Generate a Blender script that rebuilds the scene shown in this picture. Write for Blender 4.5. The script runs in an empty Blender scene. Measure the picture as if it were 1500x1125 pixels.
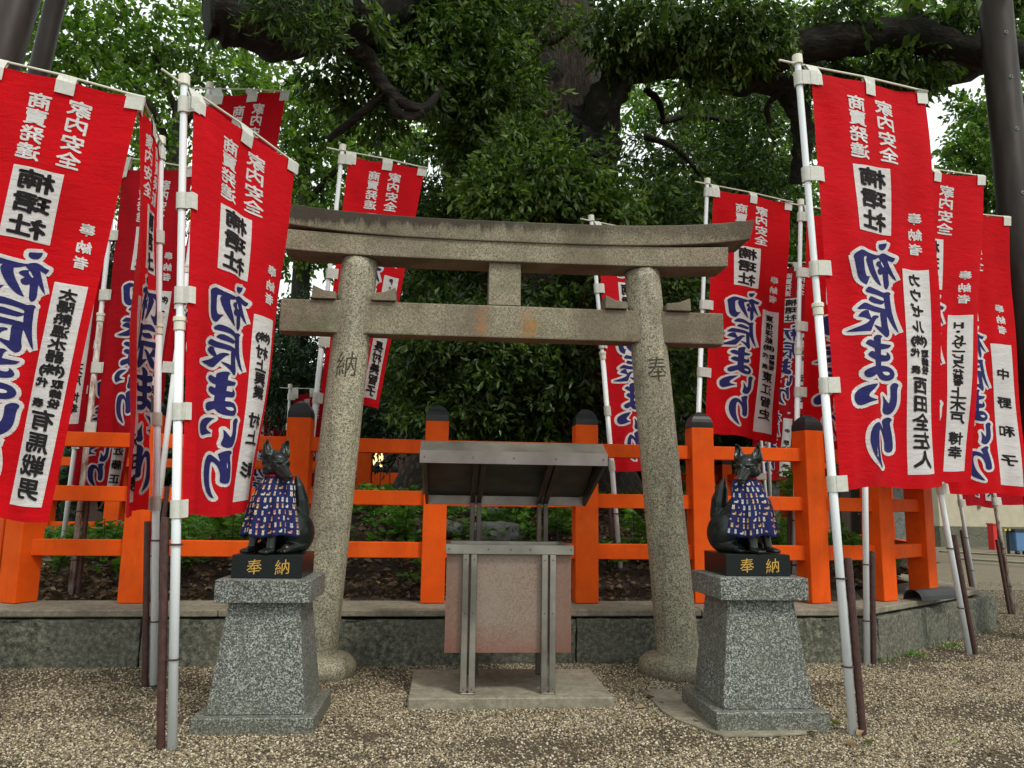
import bpy, bmesh, math, random
import numpy as np
from mathutils import Vector, Matrix, noise
from mathutils.geometry import delaunay_2d_cdt

S = bpy.context.scene
COL = S.collection
R = math.radians

# ------------------------------------------------------------------ camera
CAM_H = 1.4
FPX, CX, CY = 1127.0, 750.0, 562.5


def _basis(yaw, pitch, roll):
    y, p, r = R(yaw), R(pitch), R(roll)
    f = np.array([math.sin(y) * math.cos(p), math.cos(y) * math.cos(p), math.sin(p)])
    rt = np.array([math.cos(y), -math.sin(y), 0.0])
    up = np.cross(rt, f)
    return rt * math.cos(r) + up * math.sin(r), up * math.cos(r) - rt * math.sin(r), f


BR, BU, BF = _basis(4.6, 8.7, 0.83)
cam_d = bpy.data.cameras.new('camera')
cam_d.sensor_width = 36
cam_d.lens = FPX / 1500 * 36
cam_d.clip_end = 400
cam = bpy.data.objects.new('camera', cam_d)
COL.objects.link(cam)
cam.matrix_world = Matrix(((BR[0], BU[0], -BF[0], 0), (BR[1], BU[1], -BF[1], 0), (BR[2], BU[2], -BF[2], CAM_H), (0, 0, 0, 1)))
S.camera = cam


def ray(u, v):
    return BF + BR * (u - CX) / FPX - BU * (v - CY) / FPX


def at(u, v, Y):
    """survey point of the photograph at distance Y"""
    d = ray(u, v)
    p = np.array([0, 0, CAM_H]) + d * (Y / d[1])
    return Vector(p)


def gr(u, v, z=0.0):
    d = ray(u, v)
    return Vector(np.array([0, 0, CAM_H]) + d * ((z - CAM_H) / d[2]))


# ------------------------------------------------------------------ world, sun, exposure
SUN_EL, SUN_AZ = 52, 146      # azimuth measured from +Y clockwise: light from behind the camera, to the right
w = bpy.data.worlds.new('World')
S.world = w
w.use_nodes = True
nt = w.node_tree
nt.nodes.clear()
sky = nt.nodes.new('ShaderNodeTexSky')
sky.sky_type = 'NISHITA'
sky.sun_disc = False
sky.sun_elevation = R(SUN_EL)
sky.sun_rotation = R(SUN_AZ)
sky.dust_density = 4
mixw = nt.nodes.new('ShaderNodeMixRGB')
mixw.inputs[0].default_value = 0.85
mixw.inputs[2].default_value = (10.2, 10.9, 10.3, 1)
nt.links.new(sky.outputs[0], mixw.inputs[1])
bg = nt.nodes.new('ShaderNodeBackground')
bg.inputs[1].default_value = 0.105
nt.links.new(mixw.outputs[0], bg.inputs[0])
wo = nt.nodes.new('ShaderNodeOutputWorld')
nt.links.new(bg.outputs[0], wo.inputs[0])

sd = bpy.data.lights.new('sun', 'SUN')
sd.energy = 1.5
sd.angle = R(10)
sd.color = (1.0, 0.95, 0.86)
so = bpy.data.objects.new('sun', sd)
COL.objects.link(so)
dirv = Vector((math.sin(R(SUN_AZ)) * math.cos(R(SUN_EL)), math.cos(R(SUN_AZ)) * math.cos(R(SUN_EL)), math.sin(R(SUN_EL))))
so.rotation_euler = dirv.to_track_quat('Z', 'Y').to_euler()
S.view_settings.view_transform = 'Standard'
S.view_settings.look = 'None'
S.view_settings.exposure = 0.36
S.view_settings.gamma = 1.0
S.view_settings.use_curve_mapping = False

# ------------------------------------------------------------------ materials


class N:
    """small node-graph helper"""

    def __init__(self, name):
        self.m = bpy.data.materials.new(name)
        self.m.use_nodes = True
        self.t = self.m.node_tree
        self.b = self.t.nodes['Principled BSDF']
        self.out = self.t.nodes['Material Output']
        self._co = None

    def n(self, typ, **kw):
        nd = self.t.nodes.new(typ)
        for k, v in kw.items():
            if k.startswith('i_'):
                key = k[2:]
                key = int(key) if key.isdigit() else key.replace('_', ' ')
                self.put(nd.inputs[key], v)
            else:
                setattr(nd, k, v)
        return nd

    def put(self, sock, v):
        if isinstance(v, bpy.types.NodeSocket):
            self.t.links.new(v, sock)
        else:
            if isinstance(v, (tuple, list)) and len(v) == 3 and sock.type == 'RGBA':
                v = (*v, 1)
            sock.default_value = v

    @property
    def co(self):
        if self._co is None:
            self._co = self.n('ShaderNodeTexCoord').outputs['Object']
        return self._co

    def scaled(self, s):
        return self.n('ShaderNodeMapping', i_0=self.co, i_Scale=s).outputs[0]

    def noise(self, scale, detail=3, rough=0.55, vec=None, col=False):
        nd = self.n('ShaderNodeTexNoise', i_Scale=scale, i_Detail=detail, i_Roughness=rough)
        self.put(nd.inputs['Vector'], vec or self.co)
        return nd.outputs[1 if col else 0]

    def vor(self, scale, out='Color', vec=None):
        nd = self.n('ShaderNodeTexVoronoi', i_Scale=scale)
        self.put(nd.inputs['Vector'], vec or self.co)
        return nd.outputs[out]

    def ramp(self, fac, stops, interp='LINEAR'):
        nd = self.n('ShaderNodeValToRGB', i_0=fac)
        nd.color_ramp.interpolation = interp
        e = nd.color_ramp.elements
        while len(e) > len(stops):
            e.remove(e[-1])
        while len(e) < len(stops):
            e.new(0.5)
        for el, (p, c) in zip(e, stops):
            el.position = p
            el.color = (c, c, c, 1) if isinstance(c, (int, float)) else (*c, 1)
        return nd.outputs[0]

    def mix(self, fac, a, b, mode='MIX'):
        nd = self.n('ShaderNodeMixRGB', blend_type=mode)
        self.put(nd.inputs[0], fac)
        self.put(nd.inputs[1], a)
        self.put(nd.inputs[2], b)
        return nd.outputs[0]

    def math(self, op, a, b=0.0, c=None):
        nd = self.n('ShaderNodeMath', operation=op)
        self.put(nd.inputs[0], a)
        self.put(nd.inputs[1], b)
        if c is not None:
            self.put(nd.inputs[2], c)
        return nd.outputs[0]

    def xyz(self):
        nd = self.n('ShaderNodeSeparateXYZ', i_0=self.co)
        return nd.outputs

    def bump(self, h, strength=0.4, dist=0.01):
        nd = self.n('ShaderNodeBump', i_Strength=strength, i_Distance=dist, i_Height=h)
        self.put(self.b.inputs['Normal'], nd.outputs[0])

    def done(self, col=None, rough=None, metal=None, spec=None):
        if col is not None:
            self.put(self.b.inputs['Base Color'], col)
        if rough is not None:
            self.put(self.b.inputs['Roughness'], rough)
        if metal is not None:
            self.put(self.b.inputs['Metallic'], metal)
        if spec is not None:
            self.put(self.b.inputs['Specular IOR Level'], spec)
        return self.m


def translucent(nn, colour, amount):
    tr = nn.n('ShaderNodeBsdfTranslucent')
    nn.put(tr.inputs[0], colour)
    mx = nn.n('ShaderNodeMixShader')
    mx.inputs[0].default_value = amount
    nn.t.links.new(nn.b.outputs[0], mx.inputs[1])
    nn.t.links.new(tr.outputs[0], mx.inputs[2])
    nn.t.links.new(mx.outputs[0], nn.out.inputs[0])


M = {}


def mk_materials():
    # gravel soil sheet
    a = N('gravel_bed')
    c = a.ramp(a.noise(90, 4, 0.7), [(0.3, (0.022, 0.016, 0.010)), (0.5, (0.075, 0.054, 0.034)), (0.72, (0.20, 0.15, 0.095))])
    big = a.ramp(a.noise(0.9, 4, 0.6), [(0.38, 0.0), (0.6, 1.0)])
    c = a.mix(big, a.mix(0.6, c, (0.06, 0.045, 0.03)), c)
    a.bump(a.noise(110, 4, 0.7), 0.8, 0.01)
    M['ground'] = a.done(c, 0.95)
    a = N('pebble')
    oi = a.n('ShaderNodeObjectInfo').outputs['Random']
    c = a.ramp(oi, [(0.0, (0.065, 0.05, 0.03)), (0.18, (0.16, 0.122, 0.072)), (0.38, (0.255, 0.20, 0.118)), (0.56, (0.20, 0.172, 0.125)), (0.66, (0.39, 0.32, 0.205)), (0.80, (0.10, 0.088, 0.068)), (0.89, (0.56, 0.50, 0.38))], 'CONSTANT')
    M['pebble'] = a.done(c, 0.8)
    # polished/flamed grey granite
    def granite(name, dark, mid, light, sc, warm=0.0, stains=True, rough=0.6):
        a = N(name)
        f = a.math('ADD', a.math('MULTIPLY', a.noise(sc, 2, 0.8), 0.6), a.math('MULTIPLY', a.n('ShaderNodeSeparateColor', i_0=a.vor(sc * 1.1)).outputs[0], 0.4))
        c = a.ramp(f, [(0.34, dark), (0.45, mid), (0.55, mid), (0.66, light)])
        if stains:
            st = a.ramp(a.noise(2.3, 5, 0.65), [(0.4, 0.0), (0.7, 1.0)])
            c = a.mix(a.math('MULTIPLY', st, 0.45), c, (0.11, 0.11, 0.075), 'MIX')
            run = a.ramp(a.noise(5, 5, 0.7, a.scaled((3, 3, 0.35))), [(0.5, 0.0), (0.68, 1.0)])
            c = a.mix(a.math('MULTIPLY', run, 0.5), c, (0.075, 0.072, 0.05), 'MIX')
            lo = a.ramp(a.math('ADD', a.xyz()[2], a.math('MULTIPLY', a.noise(4, 4), 0.35)), [(0.16, 1.0), (0.42, 0.0)])
            c = a.mix(a.math('MULTIPLY', lo, 0.45), c, (0.085, 0.075, 0.045), 'MIX')
        a.bump(a.noise(sc * 1.3, 2), 0.25, 0.004)
        return a.done(c, rough)
    M['granite'] = granite('grey_granite', (0.013, 0.016, 0.016), (0.10, 0.112, 0.104), (0.40, 0.415, 0.38), 125)
    M['torii_col'] = granite('warm_granite', (0.095, 0.085, 0.058), (0.31, 0.285, 0.20), (0.49, 0.46, 0.34), 95)
    # weathered torii beams, with lichen, moss and two rust runs
    a = N('weathered_granite')
    f = a.noise(85, 3, 0.75)
    c = a.ramp(f, [(0.32, (0.07, 0.06, 0.04)), (0.46, (0.20, 0.175, 0.12)), (0.56, (0.28, 0.25, 0.175)), (0.70, (0.43, 0.39, 0.28))])
    moss = a.ramp(a.noise(2.6, 5, 0.6), [(0.48, 0.0), (0.68, 1.0)])
    c = a.mix(a.math('MULTIPLY', moss, 0.6), c, (0.085, 0.105, 0.045))
    brown = a.ramp(a.noise(1.4, 4, 0.6, a.scaled((1, 1, 0.6))), [(0.45, 0.0), (0.62, 1.0)])
    c = a.mix(a.math('MULTIPLY', brown, 0.6), c, (0.10, 0.073, 0.05))
    x, y, z = a.xyz()[:3]
    top = a.math('MULTIPLY', a.math('SUBTRACT', z, 3.70), 3.6)
    lich = a.ramp(a.math('ADD', a.math('MAXIMUM', top, -0.35), a.noise(8, 6, 0.75, a.scaled((2.2, 1, 0.45)))), [(0.58, 0.0), (0.80, 1.0)])
    left = a.ramp(a.math('MULTIPLY', a.math('ADD', x, 2.0), 0.22), [(0.35, 1.0), (0.75, 0.45)])
    c = a.mix(a.math('MINIMUM', a.math('MULTIPLY', a.math('MULTIPLY', lich, left), 1.1), 0.88), c, (0.03, 0.022, 0.016))
    for cx, wx, cz in ((0.245, 0.042, 2.95), (0.66, 0.065, 2.91)):
        dx = a.math('DIVIDE', a.math('ADD', a.math('SUBTRACT', x, cx), a.math('MULTIPLY', a.math('SUBTRACT', a.noise(9), 0.5), 0.22)), wx)
        dz = a.math('DIVIDE', a.math('SUBTRACT', z, cz), 0.11)
        g = a.math('POWER', 2.718, a.math('MULTIPLY', a.math('ADD', a.math('MULTIPLY', dx, dx), a.math('MULTIPLY', dz, dz)), -1.0))
        c = a.mix(a.math('MULTIPLY', a.math('MULTIPLY', g, a.ramp(a.noise(17, 5, 0.7), [(0.36, 0.15), (0.58, 1.0)])), 0.85), c, (0.36, 0.15, 0.03))
    a.bump(f, 0.35, 0.006)
    M['torii_beam'] = a.done(c, 0.85)
    a = N('rough_stone_block')
    f = a.noise(26, 6, 0.75)
    c = a.ramp(f, [(0.34, (0.028, 0.029, 0.021)), (0.5, (0.115, 0.117, 0.088)), (0.64, (0.27, 0.27, 0.205))])
    c = a.mix(a.math('MULTIPLY', a.ramp(a.noise(1.7, 4), [(0.4, 0.0), (0.7, 1.0)]), 0.5), c, (0.17, 0.165, 0.13))
    a.bump(a.noise(30, 7, 0.75), 0.9, 0.03)
    M['block'] = a.done(c, 0.92)
    a = N('old_concrete')
    c = a.ramp(a.noise(20, 6, 0.7), [(0.3, (0.15, 0.13, 0.095)), (0.7, (0.34, 0.31, 0.235))])
    c = a.mix(a.math('MULTIPLY', a.ramp(a.noise(3, 5, 0.7), [(0.45, 0.0), (0.65, 1.0)]), 0.6), c, (0.12, 0.105, 0.075))
    c = a.mix(a.math('MULTIPLY', a.ramp(a.noise(160, 2), [(0.35, 1.0), (0.45, 0.0)]), 0.5), c, (0.07, 0.06, 0.045))
    a.bump(a.noise(90, 5, 0.7), 0.5, 0.006)
    M['concrete'] = a.done(c, 0.9)
    a = N('orange_paint')
    c = a.mix(a.ramp(a.noise(4, 4, 0.6), [(0.35, 0.0), (0.7, 1.0)]), (0.78, 0.098, 0.006), (0.66, 0.075, 0.005))
    spots = a.ramp(a.noise(38, 3, 0.6), [(0.24, 1.0), (0.28, 0.0)])
    c = a.mix(a.math('MULTIPLY', spots, 0.6), c, (0.16, 0.04, 0.02))
    grime = a.ramp(a.noise(5, 6, 0.75, a.scaled((2.5, 2.5, 0.5))), [(0.5, 0.0), (0.75, 1.0)])
    c = a.mix(a.math('MULTIPLY', grime, 0.38), c, (0.30, 0.05, 0.012))
    fade = a.ramp(a.noise(2.2, 4, 0.6), [(0.5, 0.0), (0.75, 1.0)])
    c = a.mix(a.math('MULTIPLY', fade, 0.3), c, (0.80, 0.17, 0.03))
    chip = a.ramp(a.noise(16, 6, 0.8), [(0.70, 0.0), (0.72, 1.0)])
    c = a.mix(a.math('MULTIPLY', chip, 0.7), c, (0.22, 0.10, 0.06))
    a.bump(a.math('ADD', a.noise(60, 3), a.noise(12, 4, 0.6, a.scaled((5, 5, 0.6)))), 0.18, 0.005)
    M['orange'] = a.done(c, 0.6, spec=0.12)
    a = N('black_cap_paint')
    M['cap'] = a.done(a.ramp(a.noise(14, 3), [(0.3, (0.012, 0.013, 0.015)), (0.7, (0.02, 0.021, 0.024))]), 0.4, spec=0.3)
    a = N('brushed_steel')
    br = a.noise(6, 4, 0.6, a.scaled((1, 1, 30)))
    c = a.ramp(a.noise(3, 4), [(0.3, (0.20, 0.19, 0.165)), (0.7, (0.44, 0.42, 0.37))])
    M['steel'] = a.done(c, a.ramp(br, [(0.3, 0.28), (0.7, 0.45)]), 0.85)
    a = N('heat_tinted_steel')
    sp = a.ramp(a.noise(75, 3, 0.7), [(0.4, 0.0), (0.56, 1.0)])
    c = a.mix(sp, (0.20, 0.10, 0.07), (0.30, 0.225, 0.18))
    x, y, z = a.xyz()[:3]
    edge = a.ramp(a.noise(2.2, 3), [(0.35, 0.0), (0.65, 1.0)])
    c = a.mix(a.math('MULTIPLY', edge, 0.6), c, (0.29, 0.25, 0.21))
    low = a.ramp(a.math('MULTIPLY', z, 1.0), [(0.34, 1.0), (0.56, 0.0)])
    c = a.mix(a.math('MULTIPLY', low, 0.6), c, (0.24, 0.085, 0.055))
    side = a.ramp(a.math('ABSOLUTE', a.math('ADD', a.math('SUBTRACT', x, 0.45), a.math('MULTIPLY', a.math('SUBTRACT', a.noise(3), 0.5), 0.25))), [(0.25, 0.0), (0.44, 1.0)])
    c = a.mix(a.math('MULTIPLY', side, 0.6), c, (0.19, 0.085, 0.06))
    M['tinted'] = a.done(c, 0.55, 0.55)
    a = N('purplish_steel')
    M['liptint'] = a.done(a.ramp(a.noise(4, 4), [(0.3, (0.15, 0.125, 0.115)), (0.7, (0.25, 0.215, 0.20))]), a.ramp(a.noise(7, 3), [(0.3, 0.3), (0.7, 0.45)]), 0.8)
    a = N('dark_steel')
    M['darksteel'] = a.done(a.ramp(a.noise(5, 4), [(0.3, (0.07, 0.055, 0.05)), (0.7, (0.13, 0.105, 0.095))]), 0.4, 0.7)
    a = N('sooty_steel')
    M['sooty'] = a.done(a.ramp(a.noise(5, 4), [(0.3, (0.06, 0.06, 0.05)), (0.7, (0.12, 0.118, 0.1))]), 0.5, 0.6)
    a = N('brown_stake_paint')
    M['stake'] = a.done(a.ramp(a.noise(30, 4, 0.7), [(0.35, (0.035, 0.012, 0.010)), (0.7, (0.085, 0.035, 0.03))]), 0.5)
    a = N('white_pole')
    c = a.mix(a.math('MULTIPLY', a.ramp(a.noise(5, 5, 0.75, a.scaled((6, 6, 1))), [(0.56, 0.0), (0.76, 1.0)]), 0.4), (0.76, 0.80, 0.83), (0.40, 0.34, 0.27))
    M['pole'] = a.done(c, 0.35)
    a = N('rusty_white_pole')
    c = a.mix(a.ramp(a.noise(6, 5, 0.75, a.scaled((3, 3, 1))), [(0.44, 0.0), (0.6, 1.0)]), (0.55, 0.5, 0.46), (0.19, 0.105, 0.07))
    M['pole_rust'] = a.done(c, 0.5)
    a = N('ivory_plastic')
    M['ivory'] = a.done((0.68, 0.66, 0.55), 0.45)
    a = N('white_tab_cloth')
    c = a.mix(a.ramp(a.noise(40, 3), [(0.35, 0.0), (0.7, 1.0)]), (0.66, 0.66, 0.60), (0.76, 0.76, 0.71))
    a.done(c, 0.8)
    translucent(a, c, 0.25)
    M['tab'] = a.m
    # cloths
    def cloth(name, c1, c2, tr, trc):
        a = N(name)
        c = a.mix(a.ramp(a.noise(3, 4), [(0.35, 0.0), (0.7, 1.0)]), c1, c2)
        if 'banner' in name:
            c = a.mix(a.math('MULTIPLY', a.n('ShaderNodeObjectInfo').outputs['Random'], 0.35), c, (c1[0] * 0.8, c1[1] * 3.5, c1[2] * 2.6))
        wv = a.math('ADD', a.noise(60, 2, 0.5, a.scaled((1, 1, 6))), a.noise(60, 2, 0.5, a.scaled((6, 6, 1))))
        a.bump(a.math('ADD', a.math('MULTIPLY', wv, 0.25), a.noise(7, 4, 0.65, a.scaled((0.8, 0.8, 2.6)))), 0.5, 0.03)
        a.done(c, 0.85, spec=0.15)
        translucent(a, trc, tr)
        return a.m
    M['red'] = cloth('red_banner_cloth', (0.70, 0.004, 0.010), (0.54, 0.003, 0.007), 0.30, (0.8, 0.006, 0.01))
    M['shaded_red'] = cloth('shaded_red_banner_cloth', (0.46, 0.004, 0.012), (0.36, 0.003, 0.009), 0.30, (0.55, 0.006, 0.012))  # darker copy of the red cloth, painting the shade on banners behind
    M['white'] = cloth('white_print', (0.74, 0.735, 0.73), (0.66, 0.655, 0.65), 0.2, (0.75, 0.6, 0.6))
    M['navy'] = cloth('navy_print', (0.026, 0.026, 0.135), (0.02, 0.02, 0.10), 0.05, (0.03, 0.03, 0.2))
    M['ink'] = cloth('black_print', (0.022, 0.02, 0.022), (0.014, 0.013, 0.014), 0.03, (0.02, 0.02, 0.02))
    a = N('dark_bronze')
    f = a.noise(7, 4, 0.6)
    c = a.ramp(f, [(0.35, (0.010, 0.017, 0.016)), (0.55, (0.02, 0.027, 0.026)), (0.72, (0.065, 0.042, 0.026))])
    a.bump(a.noise(28, 4, 0.6), 0.25, 0.006)
    M['bronze'] = a.done(c, a.ramp(a.noise(12, 3), [(0.3, 0.22), (0.7, 0.40)]), 0.45, 0.6)
    a = N('black_granite')
    M['blackstone'] = a.done(a.ramp(a.noise(120, 3), [(0.4, (0.004, 0.007, 0.008)), (0.75, (0.012, 0.017, 0.018))]), 0.3, spec=0.3)
    a = N('gold_paint')
    M['gold'] = a.done((0.55, 0.33, 0.06), 0.45, 0.3)
    a = N('carved_dark')
    M['carved'] = a.done(a.ramp(a.noise(60, 3), [(0.3, (0.03, 0.027, 0.02)), (0.7, (0.08, 0.07, 0.05))]), 0.95)
    a = N('navy_bib_cloth')
    a.bump(a.noise(200, 2), 0.2, 0.003)
    M['bib'] = a.done((0.014, 0.019, 0.085), 0.85, spec=0.15)
    for k, c in (('tan', (0.42, 0.24, 0.08)), ('cream', (0.52, 0.49, 0.42)), ('pink', (0.45, 0.16, 0.17)), ('redtrim', (0.5, 0.02, 0.03)), ('palegrey', (0.4, 0.42, 0.44))):
        M[k] = N('print_' + k).done(c, 0.8)
    # bark
    def bark(name, c0, c1, c2, sc, st=(1, 1, 0.13)):
        a = N(name)
        warp = a.mix(0.10, a.co, a.noise(2.0, 4, 0.6, col=True), 'ADD')
        v = a.n('ShaderNodeMapping', i_0=warp, i_Scale=tuple(sc * q for q in st)).outputs[0]
        n1 = a.noise(1.6, 6, 0.62, v)
        ridge = a.math('SUBTRACT', 1.0, a.math('ABSOLUTE', a.math('MULTIPLY', a.math('SUBTRACT', n1, 0.5), 5.0)))
        fine = a.noise(9, 5, 0.7, v)
        f = a.math('SUBTRACT', a.math('ADD', a.math('MULTIPLY', fine, 0.75), 0.35), a.math('MULTIPLY', a.math('MAXIMUM', ridge, 0.0), 0.45))
        c = a.ramp(f, [(0.25, c0), (0.55, c1), (0.85, c2)])
        mo = a.ramp(a.noise(1.3, 5, 0.6), [(0.5, 0.0), (0.7, 1.0)])
        c = a.mix(a.math('MULTIPLY', mo, 0.35), c, (0.045, 0.055, 0.022))
        a.bump(f, 1.0, 0.05)
        return a.done(c, 0.95)
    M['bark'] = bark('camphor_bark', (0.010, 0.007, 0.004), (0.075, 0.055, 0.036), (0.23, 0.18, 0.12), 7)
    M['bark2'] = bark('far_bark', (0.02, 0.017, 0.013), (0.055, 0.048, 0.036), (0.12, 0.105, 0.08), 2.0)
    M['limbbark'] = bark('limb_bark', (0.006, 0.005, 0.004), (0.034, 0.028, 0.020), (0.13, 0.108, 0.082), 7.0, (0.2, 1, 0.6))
    M['tar'] = N('black_sheeting').done((0.018, 0.018, 0.02), 0.55)
    # foliage
    def leaf(name, stops, tr=0.35, rough=0.42):
        a = N(name)
        t = a.n('ShaderNodeAttribute', attribute_name='tone').outputs['Fac']
        c = a.ramp(t, stops)
        a.done(c, rough, spec=0.45)
        translucent(a, a.mix(1.0, c, (1.5, 1.9, 0.7), 'MULTIPLY'), tr)
        return a.m
    M['leaf'] = leaf('camphor_leaf', [(0.0, (0.018, 0.042, 0.013)), (0.4, (0.05, 0.095, 0.018)), (0.7, (0.10, 0.17, 0.03)), (1.0, (0.19, 0.26, 0.06))], 0.32, 0.38)
    M['farleaf'] = leaf('far_leaf', [(0.0, (0.035, 0.068, 0.016)), (0.5, (0.085, 0.15, 0.026)), (0.85, (0.16, 0.25, 0.04)), (1.0, (0.26, 0.35, 0.07))], 0.5)
    M['darkleaf'] = leaf('dark_leaf', [(0.0, (0.012, 0.03, 0.014)), (0.6, (0.026, 0.06, 0.024)), (1.0, (0.06, 0.11, 0.04))], 0.2)
    M['weed'] = leaf('weed_leaf', [(0.0, (0.035, 0.09, 0.018)), (0.5, (0.08, 0.19, 0.03)), (1.0, (0.17, 0.32, 0.05))], 0.4)
    M['litter'] = leaf('fallen_leaf', [(0.0, (0.04, 0.025, 0.014)), (0.4, (0.13, 0.082, 0.045)), (0.75, (0.26, 0.175, 0.10)), (0.93, (0.36, 0.28, 0.17)), (1.0, (0.16, 0.2, 0.05))], 0.1, 0.7)
    a = N('mound_soil')
    c = a.ramp(a.noise(14, 6, 0.75), [(0.35, (0.012, 0.009, 0.006)), (0.65, (0.05, 0.034, 0.022))])
    a.bump(a.noise(22, 6, 0.7), 0.8, 0.03)
    M['soil'] = a.done(c, 0.97)
    a = N('dark_brown_column')
    c = a.ramp(a.noise(3, 5, 0.6, a.scaled((3, 3, 0.6))), [(0.35, (0.02, 0.014, 0.012)), (0.7, (0.045, 0.034, 0.03))])
    M['column'] = a.done(c, 0.5, spec=0.22)
    a = N('verdigris_bolt')
    M['verdigris'] = a.done((0.22, 0.30, 0.28), 0.6)
    M['blackplastic'] = N('black_plastic').done((0.02, 0.021, 0.023), 0.5)
    a = N('beige_wall')
    M['beige'] = a.done(a.ramp(a.noise(3, 5), [(0.3, (0.42, 0.38, 0.28)), (0.7, (0.52, 0.48, 0.37))]), 0.9)
    M['darkwood'] = N('dark_brown_wood').done((0.05, 0.022, 0.014), 0.7)
    M['roof'] = N('grey_roof').done((0.10, 0.10, 0.10), 0.7)
    M['blue'] = N('blue_plastic').done((0.10, 0.22, 0.42), 0.5)
    M['yellow'] = N('yellow_paint').done((0.7, 0.5, 0.03), 0.5)
    M['redplastic'] = N('red_plastic').done((0.6, 0.02, 0.02), 0.5)
    a = N('lit_window')
    a.put(a.b.inputs['Emission Color'], (1.0, 0.72, 0.3, 1))
    a.put(a.b.inputs['Emission Strength'], 1.2)
    M['lit'] = a.done((0.8, 0.6, 0.3), 0.5)
    a = N('mossy_rock')
    c = a.ramp(a.noise(6, 6, 0.7), [(0.3, (0.06, 0.065, 0.06)), (0.7, (0.23, 0.24, 0.23))])
    a.bump(a.noise(12, 6, 0.7), 0.7, 0.03)
    M['rock'] = a.done(c, 0.9)


mk_materials()

# ------------------------------------------------------------------ mesh helpers


def link(name, me, mat, parent=None):
    o = bpy.data.objects.new(name, me)
    COL.objects.link(o)
    if mat is not None:
        for m in (mat if isinstance(mat, (list, tuple)) else [mat]):
            me.materials.append(M[m])
    if parent is not None:
        o.parent = parent
    return o


class MB:
    def __init__(self):
        self.v, self.f = [], []

    def add(self, vs, fs):
        b = len(self.v)
        self.v += [tuple(p) for p in vs]
        self.f += [tuple(b + i for i in f) for f in fs]
        return self

    def box(self, c, s, rz=0.0, mat=None):
        hx, hy, hz = s[0] / 2, s[1] / 2, s[2] / 2
        m = mat or Matrix.Rotation(rz, 3, 'Z')
        c = Vector(c)
        vs = [c + m @ Vector((x * hx, y * hy, z * hz)) for z in (-1, 1) for x, y in ((-1, -1), (1, -1), (1, 1), (-1, 1))]
        return self.add(vs, [(3, 2, 1, 0), (4, 5, 6, 7), (0, 1, 5, 4), (1, 2, 6, 5), (2, 3, 7, 6), (3, 0, 4, 7)])

    def box2(self, lo, hi):
        lo, hi = Vector(lo), Vector(hi)
        return self.box((lo + hi) / 2, hi - lo)

    def tube(self, pts, rads, n=12, cap=True, wob=0.0, seed=0):
        pts = [Vector(p) for p in pts]
        if not isinstance(rads, (list, tuple)):
            rads = [rads] * len(pts)
        vs = []
        ref = None
        for i, p in enumerate(pts):
            d = (pts[min(i + 1, len(pts) - 1)] - pts[max(i - 1, 0)]).normalized()
            if ref is None:
                ref = Vector((0, 0, 1)) if abs(d.z) < 0.9 else Vector((1, 0, 0))
            a = (ref - d * ref.dot(d)).normalized()
            ref = a
            b = d.cross(a)
            for k in range(n):
                t = 2 * math.pi * k / n
                r = rads[i]
                dd = a * math.cos(t) + b * math.sin(t)
                if wob:
                    q = p + dd * r
                    r *= 1 + wob * (noise.noise(q * (0.55 / max(rads[i], .05)) + Vector((seed, 0, 0))) + .5 * noise.noise(q * (1.6 / max(rads[i], .05)) + Vector((seed, 3, 0))))
                vs.append(p + dd * r)
        fs = [(i * n + k, i * n + (k + 1) % n, (i + 1) * n + (k + 1) % n, (i + 1) * n + k) for i in range(len(pts) - 1) for k in range(n)]
        if cap:
            fs.append(tuple(reversed(range(n))))
            fs.append(tuple(range((len(pts) - 1) * n, len(pts) * n)))
        return self.add(vs, fs)

    def obj(self, name, mat, parent=None, smooth=False, bevel=0.0, seg=1):
        me = bpy.data.meshes.new(name)
        me.from_pydata(self.v, [], self.f)
        bm = bmesh.new()
        bm.from_mesh(me)
        bmesh.ops.recalc_face_normals(bm, faces=bm.faces)
        if bevel:
            es = [e for e in bm.edges if len(e.link_faces) == 2 and e.calc_face_angle(0) > 0.6]
            bmesh.ops.bevel(bm, geom=es, offset=bevel, segments=seg, affect='EDGES', profile=0.6)
        bm.to_mesh(me)
        bm.free()
        if smooth:
            for p in me.polygons:
                p.use_smooth = True
        return link(name, me, mat, parent)


def tag(o, label=None, cat=None, group=None, kind=None):
    if label:
        o['label'] = label
    if cat:
        o['category'] = cat
    if group:
        o['group'] = group
    if kind:
        o['kind'] = kind
    return o


def empty(name, loc, label, cat, group=None, rz=0.0):
    o = bpy.data.objects.new(name, None)
    COL.objects.link(o)
    o.location = loc
    o.rotation_euler = (0, 0, rz)
    o.empty_display_size = 0.2
    return tag(o, label, cat, group)


def lathe(prof, n=24, off=(0, 0, 0)):
    mb = MB()
    vs = []
    for r, z in prof:
        for k in range(n):
            t = 2 * math.pi * k / n
            vs.append((off[0] + r * math.cos(t), off[1] + r * math.sin(t), off[2] + z))
    fs = [(i * n + k, i * n + (k + 1) % n, (i + 1) * n + (k + 1) % n, (i + 1) * n + k) for i in range(len(prof) - 1) for k in range(n)]
    fs.append(tuple(reversed(range(n))))
    fs.append(tuple(range((len(prof) - 1) * n, len(prof) * n)))
    return mb.add(vs, fs)


def roughen(o, cuts, amp, sc, seed=0, face_only=None):
    me = o.data
    bm = bmesh.new()
    bm.from_mesh(me)
    bmesh.ops.subdivide_edges(bm, edges=bm.edges, cuts=cuts, use_grid_fill=True)
    bm.normal_update()
    for v in bm.verts:
        q = v.co * sc + Vector((seed, 0, 0))
        d = noise.noise(q) + 0.5 * noise.noise(q * 2.3) + 0.4 * noise.noise(q * 6)
        v.co += v.normal * amp * d
    bm.to_mesh(me)
    bm.free()


# glyphs ------------------------------------------------------------
_gl = {}


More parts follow.
